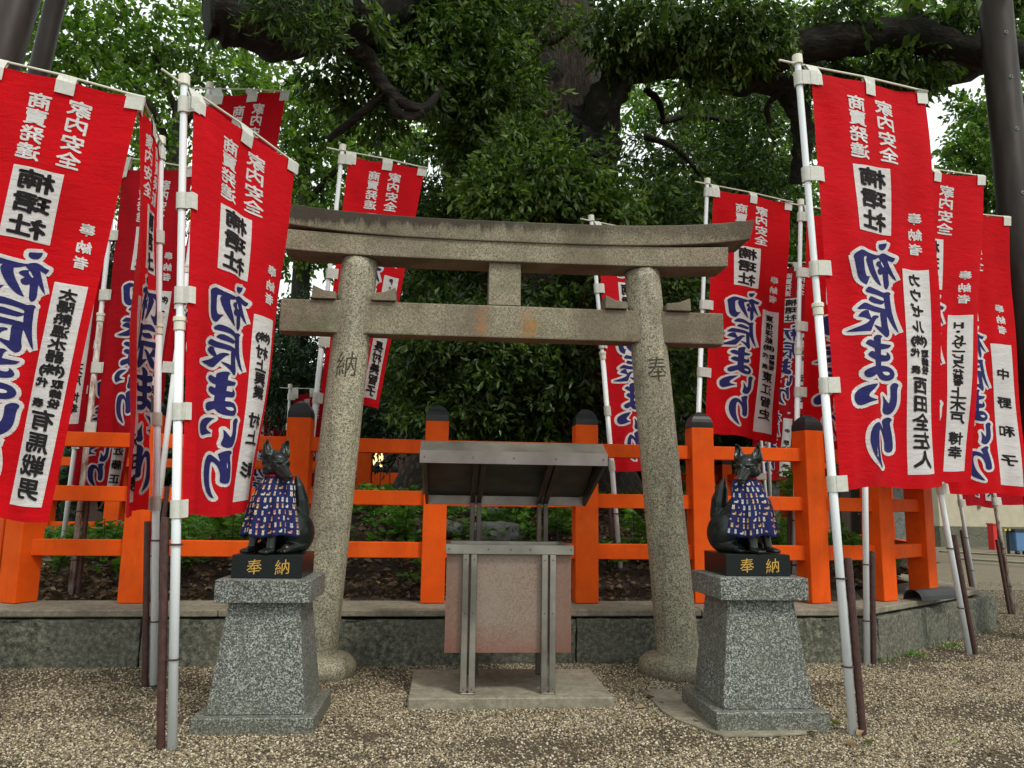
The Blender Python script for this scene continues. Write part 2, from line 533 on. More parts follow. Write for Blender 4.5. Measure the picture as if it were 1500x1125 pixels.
def glyph(ch, off=0.0):
    off = 0.0
    k = (ch, off)
    if k not in _gl:
        c = bpy.data.curves.new('glyph', 'FONT')
        c.body = ch
        c.size = 1
        c.offset = off
        c.resolution_u = 2
        o = bpy.data.objects.new('glyph', c)
        COL.objects.link(o)
        bpy.context.view_layer.update()
        m = o.to_mesh()
        vs = [(v.co.x, v.co.y + 0.12) for v in m.vertices]
        fs = [tuple(p.vertices) for p in m.polygons]
        o.to_mesh_clear()
        bpy.data.objects.remove(o)
        bpy.data.curves.remove(c)
        if ch.isascii() or ch in '・':
            xs = [v[0] for v in vs]
            sh = 0.5 - (min(xs) + max(xs)) / 2
            vs = [(x + sh, y) for x, y in vs]
        _gl[k] = (vs, fs)
    return _gl[k]


def glyph_uv(ch, uc, vc, wu, hv, off=0.02, shear=0.10):
    vs, fs = glyph(ch, off)
    # brush-like lean: the right side of each character rises, strokes swell downward
    return [(uc + (0.5 - x) * wu, vc + (0.5 - (y + shear * (x - 0.5))) * hv) for x, y in vs], fs


# ================================================================== SETTING
# ground: one sheet to the horizon
def ground():
    mb = MB()
    xs = [-150, -40, -15] + [x * 0.5 for x in range(-24, 41)] + [30, 60, 150]
    ys = [-60, -20, -5, 0, 2] + [3 + 0.5 * k for k in range(0, 40)] + [30, 50, 200]
    vs = []
    for y in ys:
        for x in xs:
            z = 0.0
            if -12 < x < 20 and 3 <= y < 22:
                z = 0.012 * noise.noise(Vector((x * 0.7, y * 0.7, 0)))
            vs.append((x, y, z))
    nx = len(xs)
    fs = [(j * nx + i, j * nx + i + 1, (j + 1) * nx + i + 1, (j + 1) * nx + i) for j in range(len(ys) - 1) for i in range(nx - 1)]
    mb.add(vs, fs)
    o = mb.obj('ground', 'ground', smooth=True)
    tag(o, kind='structure')


ground()

FW = 6.93


def wy(x):
    return FW + 0.029 * (x - 0.2)


WALL = [Vector((-9, wy(-9), 0)), Vector((3.98, wy(3.98), 0)), Vector((6.62, 9.02, 0)), Vector((7.3, 13.2, 0)), Vector((6.4, 17.5, 0))]


def in_wall(x, y):
    if y < wy(x) + 0.02 and x < 3.98:
        return False
    if x <= 3.98:
        return y < 18
    if x < 6.62:
        return y > 7.04 + (x - 3.98) * 0.75
    return x < 6.62 + (y - 9.02) * 0.163 and y > 9.02


# gravel: instanced pebbles
def gravel():
    rng = np.random.default_rng(3)
    def reg(x0, x1, y0, y1, dens):
        n = int((x1 - x0) * (y1 - y0) * dens)
        return np.stack([rng.uniform(x0, x1, n), rng.uniform(y0, y1, n)], 1)
    P = np.concatenate([reg(-4.4, 5.5, 3.9, 7.0, 9200), reg(4.0, 9.5, 7.0, 9.5, 3200), reg(6.6, 12.5, 9.5, 15, 2200), reg(5.5, 8, 5.2, 7, 3500)])
    keep = []
    pts = []
    for x, y in P:
        if in_wall(x, y):
            continue
        q = noise.noise(Vector((x * 1.1, y * 1.6, 4))) + 0.5 * noise.noise(Vector((x * 3.3, y * 4.5, 9)))
        # gravel is trodden thin along the foot of the platform and between the gate legs
        thin = 0.42 * max(0, 1 - abs(y - 6.35) / 0.75) if x < 3.2 else 0.08
        thin += 0.38 * max(0, 1 - math.hypot((x + 2.2) / 1.3, (y - 5.8) / 0.8))
        pk = 0.5 + (q * 1.1 + 0.34 - thin * 1.1) * 1.1
        if rng.uniform(0, 1) > max(0.20, min(1.0, pk)):
            continue
        z = 0.012 * noise.noise(Vector((x * 0.7, y * 0.7, 0)))
        pts.append((x, y, z + rng.uniform(0.0, 0.006)))
    me = bpy.data.meshes.new('gravel')
    me.from_pydata(pts, [], [])
    o = link('gravel', me, 'pebble')
    ng = bpy.data.node_groups.new('gravel_nodes', 'GeometryNodeTree')
    ng.interface.new_socket('Geometry', in_out='INPUT', socket_type='NodeSocketGeometry')
    ng.interface.new_socket('Geometry', in_out='OUTPUT', socket_type='NodeSocketGeometry')
    gi = ng.nodes.new('NodeGroupInput')
    go = ng.nodes.new('NodeGroupOutput')
    m2p = ng.nodes.new('GeometryNodeMeshToPoints')
    iop = ng.nodes.new('GeometryNodeInstanceOnPoints')
    ico = ng.nodes.new('GeometryNodeMeshIcoSphere')
    ico.inputs['Radius'].default_value = 1
    ico.inputs['Subdivisions'].default_value = 1
    rot = ng.nodes.new('FunctionNodeRandomValue')
    rot.data_type = 'FLOAT_VECTOR'
    rot.inputs[0].default_value = (-0.6, -0.6, 0)
    rot.inputs[1].default_value = (0.6, 0.6, 6.28)
    sc = ng.nodes.new('FunctionNodeRandomValue')
    sc.data_type = 'FLOAT_VECTOR'
    sc.inputs[0].default_value = (0.0056, 0.0042, 0.0034)
    sc.inputs[1].default_value = (0.0108, 0.0082, 0.0062)
    sc.inputs['Seed'].default_value = 5
    sm = ng.nodes.new('GeometryNodeSetMaterial')
    sm.inputs['Material'].default_value = M['pebble']
    L = ng.links.new
    L(gi.outputs[0], m2p.inputs[0])
    L(m2p.outputs[0], iop.inputs['Points'])
    L(ico.outputs[0], sm.inputs[0])
    L(sm.outputs[0], iop.inputs['Instance'])
    L(rot.outputs[0], iop.inputs['Rotation'])
    L(sc.outputs[0], iop.inputs['Scale'])
    L(iop.outputs[0], go.inputs[0])
    md = o.modifiers.new('nodes', 'NODES')
    md.node_group = ng
    tag(o, 'loose tan and cream gravel covering the precinct ground', 'gravel', kind='stuff')


gravel()


def yard():
    mb = MB().add([(5.8, 13.0, 0.006), (60, 13.0, 0.006), (60, 33, 0.006), (5.8, 33, 0.006)], [(0, 1, 2, 3)])
    a = N('far_gravel')
    c = a.ramp(a.noise(45, 5, 0.8), [(0.3, (0.07, 0.056, 0.035)), (0.5, (0.155, 0.125, 0.08)), (0.7, (0.28, 0.235, 0.155))])
    c = a.mix(a.math('MULTIPLY', a.ramp(a.noise(0.7, 4), [(0.4, 0.0), (0.65, 1.0)]), 0.4), c, (0.10, 0.085, 0.055))
    M['yard'] = a.done(c, 0.95)
    tag(mb.obj('gravel_yard', 'yard'), kind='structure')


yard()

# raised stone platform
ZB, ZS = 0.386, 0.465      # top of blocks, top of cap slabs


def platform():
    root = empty('stone_platform_wall', (0, 0, 0), 'low wall of rough grey stone blocks with concrete coping under the orange fence', 'wall')
    rnd = random.Random(5)
    def block(p, q, thick=0.3, zt=ZB):
        d = (q - p).normalized()
        nrm = Vector((-d.y, d.x, 0))
        a, b = p + d * 0.006, q - d * 0.006
        mb = MB()
        fr = rnd.uniform(-0.006, 0.006)
        a = a + nrm * fr
        b = b + nrm * fr
        vs = [a, b, b + nrm * thick, a + nrm * thick]
        zt = zt + rnd.uniform(-0.004, 0.002)
        mb.add([(v.x, v.y, -0.1) for v in vs] + [(v.x, v.y, zt) for v in vs], [(3, 2, 1, 0), (4, 5, 6, 7), (0, 1, 5, 4), (1, 2, 6, 5), (2, 3, 7, 6), (3, 0, 4, 7)])
        o = mb.obj('stone_block', 'block', root, bevel=0.012, seg=2)
        roughen(o, 22, 0.012, 7, rnd.uniform(0, 50))
        for pg in o.data.polygons:
            pg.use_smooth = True
    xs = [-9, -7.2, -5.4, -3.95, -2.51, -0.98, 1.16, 2.7, 3.98]
    for a, b in zip(xs, xs[1:]):
        block(Vector((a, wy(a), 0)), Vector((b, wy(b), 0)))
    def seg(P, Q, n, inset=0.0):
        for k in range(n):
            block(P.lerp(Q, k / n), P.lerp(Q, (k + 1) / n))
    C, D = WALL[1], WALL[2]
    block(C + (D - C).normalized() * 0.01, C.lerp(D, 0.52))
    block(C.lerp(D, 0.52), D)
    seg(WALL[2], WALL[3], 3)
    seg(WALL[3], WALL[4], 3)
    # dark packed fill just behind the joints so the gaps read as recesses
    # coping slabs
    def slab(quad, z0=ZB + 0.022, z1=ZS):
        mb = MB()
        mb.add([(x, y, z0) for x, y in quad] + [(x, y, z1) for x, y in quad], [(3, 2, 1, 0), (4, 5, 6, 7), (0, 1, 5, 4), (1, 2, 6, 5), (2, 3, 7, 6), (3, 0, 4, 7)])
        o = mb.obj('coping_slab', 'concrete', root, bevel=0.008)
        roughen(o, 5, 0.0025, 6, rnd.uniform(0, 50))
    xs = [-9, -6.6, -4.3, -1.9, 0.52, 2.3, 3.86]
    for a, b in zip(xs, xs[1:]):
        slab([(a + .003, wy(a) - 0.012), (b - .003, wy(b) - 0.012), (b - .003, wy(b) + 0.62), (a + .003, wy(a) + 0.62)])
    slab([(3.866, wy(3.86) - 0.012), (5.12, 7.93), (4.6, 8.6), (3.866, 7.655)])
    slab([(5.126, 7.936), (6.28, 8.83), (5.9, 9.6), (4.606, 8.608)])
    slab([(6.284, 8.838), (6.95, 13.1), (6.3, 13.1), (5.906, 9.608)])


platform()


# soil mound inside the fence
def mound_z(x, y):
    amp = 0.34 + 0.58 * max(0.0, min(1.0, 1 - (abs(x - 0.7) - 2.4) / 2.2))
    t = max(0.0, min(1.0, (y - 7.62) / 1.9))
    back = max(0.0, min(1.0, (17.2 - y) / 3.0))
    z = 0.44 + amp * t * (1.6 - 0.6 * t) * back
    z += 0.03 * noise.noise(Vector((x * 1.3, y * 1.3, 2)))
    return z if y > 7.62 else min(z, 0.445)


def mound():
    mb = MB()
    xs = [-9 + 0.2 * i for i in range(78)]
    ys = [7.3 + 0.2 * j for j in range(52)]
    vs = [(x, y, mound_z(x, y)) for y in ys for x in xs]
    nx = len(xs)
    def ok(x, y):
        return in_wall(x + 0.28, y - 0.15) and in_wall(x, y - 0.3) and in_wall(x + 0.5, y)
    fs = []
    for j in range(len(ys) - 1):
        for i in range(nx - 1):
            if ok(xs[i], ys[j]) and ok(xs[i + 1], ys[j]) or ys[j] < 8 and xs[i + 1] < 3.8:
                fs.append((j * nx + i, j * nx + i + 1, (j + 1) * nx + i + 1, (j + 1) * nx + i))
    mb.add(vs, fs)
    tag(mb.obj('soil_mound', 'soil', smooth=True), kind='structure')


mound()


# ---------------------------------------------------------------- leaves
def leaf_mesh(name, mat, parent, pos, dirs, L, W, seed=0, fold=0.12, tone=None, droop=0.12):
    """pos (n,3), dirs (n,3) unit; one folded leaf each"""
    rng = np.random.default_rng(seed)
    n = len(pos)
    rnd = rng.normal(size=(n, 3))
    s = np.cross(dirs, rnd)
    s /= np.linalg.norm(s, axis=1)[:, None] + 1e-9
    nn = np.cross(s, dirs)
    l = (L * rng.uniform(0.7, 1.25, n))[:, None]
    wd = (W / L) * l * 0.5
    v = np.empty((n, 4, 3))
    v[:, 0] = pos
    v[:, 1] = pos + dirs * l * 0.42 + s * wd + nn * l * fold
    v[:, 2] = pos + dirs * l - nn * l * droop
    v[:, 3] = pos + dirs * l * 0.42 - s * wd + nn * l * fold
    idx = np.arange(n)[:, None] * 4
    tri = np.concatenate([idx + np.array([0, 1, 2]), idx + np.array([0, 2, 3])], 1).reshape(-1)
    me = bpy.data.meshes.new(name)
    me.vertices.add(n * 4)
    me.vertices.foreach_set('co', v.reshape(-1))
    me.loops.add(len(tri))
    me.loops.foreach_set('vertex_index', tri.astype(np.int32))
    me.polygons.add(len(tri) // 3)
    me.polygons.foreach_set('loop_start', np.arange(0, len(tri), 3, dtype=np.int32))
    me.polygons.foreach_set('loop_total', np.full(len(tri) // 3, 3, dtype=np.int32))
    me.update()
    at_ = me.attributes.new('tone', 'FLOAT', 'POINT')
    if tone is None:
        tone = rng.beta(2, 2.4, n)
    at_.data.foreach_set('value', np.repeat(tone, 4).astype(np.float32))
    return link(name, me, mat, parent)


def blob_leaves(name, mat, parent, blobs, L, W, per_twig=12, seed=0, spread=1.1, down=0.45, tshift=0.0):
    """blobs: (centre, (rx,ry,rz), twigs)"""
    rng = np.random.default_rng(seed)
    P, D, T = [], [], []
    for c, r, nt_ in blobs:
        nt_ = int(nt_)
        c = np.array(c)
        r = np.array(r)
        d = rng.normal(size=(nt_, 3))
        d /= np.linalg.norm(d, axis=1)[:, None]
        rad = rng.uniform(0, 1, nt_) ** 0.42
        # uneven outline: pull lobes in and out
        lob = np.array([noise.noise(Vector(q * 2.1) + Vector(c)) for q in d])
        tp = c + d * (rad * (1 + 0.45 * lob))[:, None] * r
        tw = rng.uniform(-0.25, 0.25, nt_)
        td = d * 0.6 + rng.normal(size=(nt_, 3)) * 0.55
        td[:, 2] -= down * 0.6
        td /= np.linalg.norm(td, axis=1)[:, None]
        for k in range(per_twig):
            along = (k / per_twig) * L * 2.6 * spread
            off = rng.normal(size=(nt_, 3)) * L * 0.22
            sd_ = np.cross(td, rng.normal(size=(nt_, 3)))
            sd_ /= np.linalg.norm(sd_, axis=1)[:, None] + 1e-9
            dd = td * rng.uniform(0.5, 1.1, (nt_, 1)) + sd_ * 0.75
            dd[:, 2] -= down * 0.7
            dd /= np.linalg.norm(dd, axis=1)[:, None]
            P.append(tp + td * along + off)
            D.append(dd)
            T.append(np.clip(rng.beta(2, 2.6, nt_) + tw + tshift, 0, 1))
    o = leaf_mesh(name, mat, parent, np.concatenate(P), np.concatenate(D), L, W, seed + 1, tone=np.concatenate(T))
    o['kind'] = 'stuff'
    return o


def px_blob(u, v, Y, ru, rv, n, ry=None):
    """crown lobe surveyed in the photograph: centre at distance Y, radii from its width and height there"""
    c = at(u, v, Y)
    k = Y / FPX
    return (tuple(c), (ru * k, ry if ry else (ru + rv) * 0.5 * k, rv * k), n)


# ---------------------------------------------------------------- the great camphor tree
TC = Vector((1.06, 11.25, 0))


def camphor():
    root = empty('camphor_tree', (TC.x, TC.y, 1.0), 'giant old camphor tree with massive furrowed trunk and drooping glossy foliage behind the gate', 'tree')
    root_inv = Vector((TC.x, TC.y, 1.0))
    def fin(o):
        o.matrix_parent_inverse = Matrix.Translation(-root_inv)
        return o
    mb = MB()
    prof = [(0.3, 2.9), (0.8, 2.35), (1.15, 1.95), (1.6, 1.62), (2.1, 1.42), (2.8, 1.27), (3.6, 1.18), (4.6, 1.13), (5.6, 1.15), (6.6, 1.22), (7.4, 1.3), (8.4, 1.2), (9.6, 1.0), (11.5, 0.8)]
    n = 96
    rows = []
    zz = []
    for i in range(len(prof) - 1):
        for t in (0, 0.25, 0.5, 0.75):
            zz.append((prof[i][0] + (prof[i + 1][0] - prof[i][0]) * t, prof[i][1] + (prof[i + 1][1] - prof[i][1]) * t))
    zz.append(prof[-1])
    vs = []
    for z, r in zz:
        fl = max(0, (2.6 - z) / 2.3)
        for k in range(n):
            t = 2 * math.pi * k / n
            rr = r * (1 + fl * 0.22 * math.cos(3 * t + 1.9) + fl * 0.16 * math.cos(7 * t + .6) + 0.05 * math.cos(5 * t + z * .4))
            q = Vector((math.cos(t) * 3.2, math.sin(t) * 3.2, z * 0.5))
            rr += 0.10 * noise.noise(q) + 0.055 * noise.noise(Vector((math.cos(t) * 11, math.sin(t) * 11, z * 1.1))) + 0.025 * abs(noise.noise(Vector((math.cos(t) * 24, math.sin(t) * 24, z * 2.4))))
            vs.append((TC.x + rr * math.cos(t), TC.y + rr * math.sin(t), z))
    m = len(zz)
    mb.add(vs, [(i * n + k, i * n + (k + 1) % n, (i + 1) * n + (k + 1) % n, (i + 1) * n + k) for i in range(m - 1) for k in range(n)])
    fin(mb.obj('trunk', 'bark', root, smooth=True))
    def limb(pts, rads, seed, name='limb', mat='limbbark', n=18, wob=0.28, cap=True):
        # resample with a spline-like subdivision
        P = [Vector(p) for p in pts]
        rr = list(rads)
        for _ in range(3):
            Q, r2 = [P[0]], [rr[0]]
            for i in range(len(P) - 1):
                Q += [P[i].lerp(P[i + 1], 0.25), P[i].lerp(P[i + 1], 0.75)]
                r2 += [rr[i] * .75 + rr[i + 1] * .25, rr[i] * .25 + rr[i + 1] * .75]
            Q.append(P[-1])
            r2.append(rr[-1])
            P, rr = Q, r2
        b = MB().tube(P, rr, n, cap, wob, seed)
        return fin(b.obj(name, mat, root, smooth=True))
    # huge sawn limb reaching toward the left, top of the frame
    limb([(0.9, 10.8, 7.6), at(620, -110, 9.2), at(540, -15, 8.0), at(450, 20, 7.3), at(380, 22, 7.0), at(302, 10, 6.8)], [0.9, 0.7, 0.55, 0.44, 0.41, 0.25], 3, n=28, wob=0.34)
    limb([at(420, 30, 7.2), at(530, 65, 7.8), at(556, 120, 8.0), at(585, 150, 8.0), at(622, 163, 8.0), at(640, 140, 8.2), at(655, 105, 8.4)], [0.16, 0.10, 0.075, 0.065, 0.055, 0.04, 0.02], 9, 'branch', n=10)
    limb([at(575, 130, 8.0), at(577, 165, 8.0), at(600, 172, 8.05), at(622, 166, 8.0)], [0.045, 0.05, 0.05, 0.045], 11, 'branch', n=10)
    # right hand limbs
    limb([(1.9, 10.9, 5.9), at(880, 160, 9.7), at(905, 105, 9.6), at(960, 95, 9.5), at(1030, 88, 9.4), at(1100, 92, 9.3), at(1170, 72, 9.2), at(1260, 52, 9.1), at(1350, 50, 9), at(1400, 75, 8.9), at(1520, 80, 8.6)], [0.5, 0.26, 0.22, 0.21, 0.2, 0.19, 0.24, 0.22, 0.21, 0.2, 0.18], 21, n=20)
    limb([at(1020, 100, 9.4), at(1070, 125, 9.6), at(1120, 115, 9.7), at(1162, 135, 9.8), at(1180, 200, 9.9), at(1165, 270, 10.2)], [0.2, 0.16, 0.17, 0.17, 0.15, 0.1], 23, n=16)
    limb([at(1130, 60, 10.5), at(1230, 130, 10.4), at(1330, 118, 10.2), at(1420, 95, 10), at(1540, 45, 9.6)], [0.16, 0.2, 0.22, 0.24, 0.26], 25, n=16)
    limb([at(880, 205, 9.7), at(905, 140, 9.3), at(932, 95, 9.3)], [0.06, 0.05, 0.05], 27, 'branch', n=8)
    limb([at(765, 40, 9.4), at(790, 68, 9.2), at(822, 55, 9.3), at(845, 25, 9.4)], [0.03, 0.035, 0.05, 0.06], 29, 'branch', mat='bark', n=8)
    limb([at(1340, 10, 9.2), at(1345, 40, 9.1), at(1362, 60, 9)], [0.08, 0.12, 0.16], 31, 'branch', n=10)
    for k, pp in enumerate([[(945, 130, 9.8), (965, 145, 9.9), (972, 175, 10)], [(945, 200, 10.3), (985, 212, 10.4), (1010, 235, 10.6), (1028, 262, 10.8)], [(970, 178, 10.6), (1010, 168, 10.8), (1060, 175, 11), (1090, 180, 11)], [(560, 140, 8.1), (500, 190, 8.3), (480, 205, 8.3)], [(830, 560, 9.3), (790, 590, 9.2)], [(1150, 130, 9.7), (1120, 155, 9.8), (1128, 180, 9.9)]]):
        limb([at(*p) for p in pp], [0.05, 0.045, 0.035, 0.03][:len(pp)], 40 + k, 'branch', n=8)
    # black sheet over an old wound on the trunk
    mb = MB()
    vs, fs = [], []
    for j in range(9):
        for i in range(9):
            u = 833 + (62 - j * 1.0) * i / 8
            v = 152 + 82 * j / 8 + 6 * math.sin(i)
            p = at(u, v, 10)
            ang = math.atan2(p.y - TC.y, p.x - TC.x)
            q = at(u, v, 9.72 + 0.10 * abs(i - 4) / 4 + 0.05 * math.sin(i * 2.1 + j))
            vs.append(q)
    fs = [(j * 9 + i, j * 9 + i + 1, (j + 1) * 9 + i + 1, (j + 1) * 9 + i) for j in range(8) for i in range(8)]
    mb.add(vs, fs)
    o = fin(mb.obj('wound_cover', 'tar', root, smooth=False))
    md = o.modifiers.new('solid', 'SOLIDIFY')
    md.thickness = 0.05
    # foliage
    def crown(name, blobs, mat, L, W, seed, **k):
        fin(blob_leaves(name, mat, root, blobs, L, W, seed=seed, **k))
    B = px_blob
    crown('leaf_spray', [B(800, 265, 8.7, 85, 62, 512), B(735, 285, 8.6, 55, 45, 231), B(870, 300, 8.8, 75, 45, 256), B(765, 215, 8.8, 55, 40, 195)], 'leaf', 0.108, 0.043, 1, per_twig=11, tshift=0.16)
    crown('leaf_spray', [B(600, 40, 9.0, 75, 70, 292), B(690, 40, 9.0, 90, 80, 414), B(720, 130, 9.1, 80, 75, 390), B(650, 130, 9.3, 60, 50, 183), B(690, 210, 9.6, 60, 45, 219), B(800, 20, 9.2, 45, 40, 73)], 'leaf', 0.108, 0.043, 2, per_twig=11, tshift=0.14)  # tone raised on these upper sprays to paint sky light from above
    crown('leaf_spray', [B(950, 35, 9.0, 80, 45, 280), B(1040, 50, 9.0, 85, 60, 402), B(1110, 40, 9.0, 60, 50, 219), B(905, 45, 9.1, 35, 60, 109), B(1230, 15, 9.2, 60, 30, 109), B(1020, 130, 9.2, 30, 25, 42)], 'leaf', 0.108, 0.043, 3, per_twig=11, down=0.9, tshift=0.16)  # raised tone again paints the sky light on leaves high up
    crown('leaf_spray', [B(650, 500, 9.2, 75, 60, 292), B(730, 530, 9.0, 80, 80, 439), B(820, 520, 9.0, 80, 85, 463), B(690, 600, 9.1, 80, 45, 256), B(790, 620, 9.2, 80, 40, 231), B(880, 450, 9.3, 60, 55, 207), B(920, 560, 9.3, 60, 75, 231), B(850, 430, 9.2, 60, 35, 146), B(620, 570, 9.4, 55, 50, 158), B(770, 460, 9.4, 60, 35, 73)], 'leaf', 0.108, 0.043, 4, per_twig=11, down=0.3, tshift=-0.1)  # tone lowered to paint the shade on the lower sprays
    crown('leaf_spray', [B(980, 320, 10.0, 80, 45, 256), B(1010, 250, 11.2, 75, 50, 170), B(1110, 215, 11.2, 55, 80, 244), B(1130, 300, 11.0, 60, 50, 195), B(960, 220, 11.6, 60, 45, 85), B(1090, 150, 11.4, 60, 30, 85), B(660, 330, 10.2, 60, 60, 195), B(600, 290, 11.2, 55, 60, 158), B(640, 400, 9.9, 50, 50, 158), B(590, 420, 10.8, 50, 60, 146), B(960, 400, 9.8, 80, 60, 219), B(990, 560, 9.9, 60, 90, 244), B(1010, 470, 10.4, 60, 70, 183)], 'leaf', 0.108, 0.043, 5, per_twig=11, tshift=-0.08)
    crown('leaf_spray', [B(1290, 120, 9.6, 90, 22, 158), B(1400, 30, 9.2, 70, 30, 146), B(1200, 95, 9.6, 50, 22, 73), B(1330, 90, 9.3, 60, 25, 85), B(1480, 10, 9, 40, 30, 73), B(430, 10, 7.4, 120, 22, 73)], 'leaf', 0.12, 0.05, 6, per_twig=11, down=0.8, tshift=0.1)
    crown('leaf_spray', [B(520, 60, 8.3, 40, 35, 85), B(600, 110, 8.4, 45, 40, 109), B(545, 160, 8.6, 40, 30, 61), B(640, 60, 8.6, 50, 50, 146), B(480, 115, 8.4, 40, 16, 36)], 'leaf', 0.12, 0.05, 8, per_twig=11, down=0.7, tshift=0.05)
    crown('fern_tuft', [B(430, 18, 6.5, 60, 16, 60), B(470, 40, 6.6, 35, 14, 35), B(395, 8, 6.4, 35, 14, 30)], 'leaf', 0.10, 0.022, 9, per_twig=9, down=0.2, tshift=-0.1)
    # unseen canopy added overhead to block sky light, out of the top of the picture
    crown('shade_canopy', [((x, y, z + .8 * math.sin(x * 1.7 + y)), (2.6, 2.4, 1.2), 230) for x, y, z in ((-6, 7, 9.2), (-2, 6.5, 8.8), (2.0, 6.8, 9.0), (6, 7.2, 9.3), (-5, 10.5, 12.4), (-1, 10, 12), (3, 10, 12), (7, 10.5, 12.4), (-6.5, 14, 15.5), (-2, 14, 15.5), (3, 14, 15.5), (8, 14, 15.8), (0.5, 17.5, 18.5))], 'leaf', 0.19, 0.09, 7, per_twig=9)


camphor()


# ---------------------------------------------------------------- other trees
def tree(name, label, base, tone_mat, trunk_pts, rads, blobs, L, W, seed, group='trees beyond the precinct fence', per=11, tshift=0.0, down=0.3, branches=()):
    root = empty(name, base, label, 'tree', group)
    off = Matrix.Translation(-Vector(base))
    o = MB().tube(trunk_pts, rads, 12, True, 0.2, seed).obj('trunk', 'bark2', root, smooth=True)
    o.matrix_parent_inverse = off
    for k, (bp, br) in enumerate(branches):
        o = MB().tube(bp, br, 7, True, 0.15, seed + k).obj('branch', 'bark2', root, smooth=True)
        o.matrix_parent_inverse = off
    o = blob_leaves('crown', tone_mat, root, blobs, L, W, per_twig=per, seed=seed, tshift=tshift, down=down)
    o.matrix_parent_inverse = off
    return root


def far_trees():
    B = px_blob
    def br(*pp):
        return [at(*p) for p in pp]
    b = gr(255, 790)
    tree('broadleaf_tree', 'bright green broadleaf tree with thin forking branches above the left hand banners', (at(235, 700, 17).x, 17, 0), 'farleaf',
         [(at(235, 700, 17).x, 17, 0), at(245, 400, 17), at(255, 250, 17), at(262, 150, 17)], [0.35, 0.28, 0.2, 0.1],
         [B(110, 60, 16, 70, 90, 187), B(200, 40, 17, 80, 80, 205), B(300, 70, 17, 80, 60, 146), B(130, 150, 16, 70, 60, 115), B(250, 170, 17.5, 80, 45, 102), B(60, 30, 15, 60, 80, 89), B(210, 240, 16.5, 80, 50, 115), B(330, 130, 17, 60, 40, 71), B(190, 120, 18, 60, 40, 71), B(240, 300, 17, 120, 70, 106)],
         0.155, 0.09, 11, tshift=0.12,
         branches=[(br((255, 250, 17), (262, 170, 17), (290, 100, 17), (312, 40, 17)), [0.12, 0.09, 0.06, 0.03]), (br((262, 170, 17), (235, 110, 17), (222, 50, 17)), [0.09, 0.06, 0.03]), (br((250, 220, 17), (225, 160, 16.8), (170, 90, 16.6)), [0.09, 0.06, 0.03]), (br((255, 200, 17), (300, 145, 17), (330, 125, 17)), [0.08, 0.05, 0.03])])
    tree('maple_tree', 'yellow green leafy tree standing behind the tall banner left of the gate', (at(430, 700, 15).x, 15, 0), 'farleaf',
         [(at(430, 700, 15).x, 15, 0), at(440, 420, 15), at(450, 200, 15)], [0.25, 0.18, 0.08],
         [B(460, 170, 15, 75, 50, 264), B(470, 260, 15.5, 80, 60, 304), B(560, 230, 14, 60, 55, 208), B(400, 130, 16, 60, 50, 136), B(590, 330, 15, 60, 60, 192), B(440, 350, 15, 60, 60, 176), B(580, 120, 15, 40, 40, 72), B(540, 70, 15.5, 50, 40, 64), B(625, 200, 15, 50, 50, 88)],
         0.125, 0.075, 12, tshift=0.2, branches=[(br((445, 300, 15), (510, 230, 15), (560, 200, 15)), [0.08, 0.05, 0.03])])
    tree('evergreen_tree', 'dark feathery evergreen between the left fence post and the stone pillar', (at(430, 790, 13.5).x, 13.5, 0.4), 'darkleaf',
         [(at(430, 790, 13.5).x, 13.5, 0.4), at(432, 600, 13.5), at(435, 480, 13.5)], [0.15, 0.12, 0.05],
         [B(420, 560, 13.5, 50, 65, 520), B(440, 480, 14, 45, 45, 260), B(385, 500, 14.5, 50, 60, 260), B(520, 600, 14, 70, 50, 260), B(560, 620, 13, 60, 45, 230)],
         0.10, 0.04, 13, tshift=0.1)
    tree('evergreen_tree', 'dark broadleaf evergreen closing the view low behind the middle of the gate', (3.2, 16.2, 0), 'darkleaf',
         [(3.2, 16.2, 0), (3.2, 16.2, 3), (3.3, 16.2, 6)], [0.4, 0.3, 0.15],
         [B(700, 560, 15, 160, 110, 700), B(900, 560, 15, 160, 120, 760), B(1060, 560, 15.5, 120, 130, 620), B(860, 400, 16, 140, 110, 520), B(1000, 380, 16, 110, 90, 420), B(690, 420, 16, 90, 90, 260)],
         0.26, 0.14, 14, tshift=-0.05)
    tree('broadleaf_tree', 'leafy tree with white sky gaps between the gate and the tall right banner', (at(1120, 700, 15).x, 15.5, 0), 'farleaf',
         [(at(1120, 700, 15).x, 15.5, 0), at(1110, 420, 15.5), at(1090, 220, 15.5)], [0.3, 0.2, 0.1],
         [B(990, 160, 14.5, 70, 35, 130), B(1060, 180, 15, 70, 55, 200), B(1080, 260, 15, 80, 50, 300), B(940, 150, 15, 40, 40, 60), B(1150, 330, 15, 70, 60, 260), B(1000, 300, 15, 80, 50, 260), B(1130, 130, 15.5, 40, 45, 70), B(1190, 420, 15, 60, 90, 300), B(1140, 560, 14.5, 60, 110, 420)],
         0.135, 0.075, 15, tshift=0.04)
    tree('broadleaf_tree', 'slim tree hanging a leafy branch against white sky beside the right dark column', (at(1590, 760, 17).x, 17, 0), 'farleaf',
         [(at(1590, 760, 17).x, 17, 0), at(1570, 480, 17), at(1500, 150, 17)], [0.25, 0.2, 0.1],
         [B(1480, 190, 17, 60, 60, 260), B(1425, 215, 16.5, 42, 30, 110), B(1440, 260, 16.5, 62, 34, 200), B(1460, 330, 17, 60, 60, 240), B(1430, 160, 16.5, 25, 26, 60), B(1490, 420, 17, 60, 60, 200), B(1400, 300, 17, 45, 25, 80), B(1490, 90, 17, 40, 40, 90), B(1360, 40, 16, 90, 50, 150)],
         0.14, 0.085, 16, tshift=-0.05)
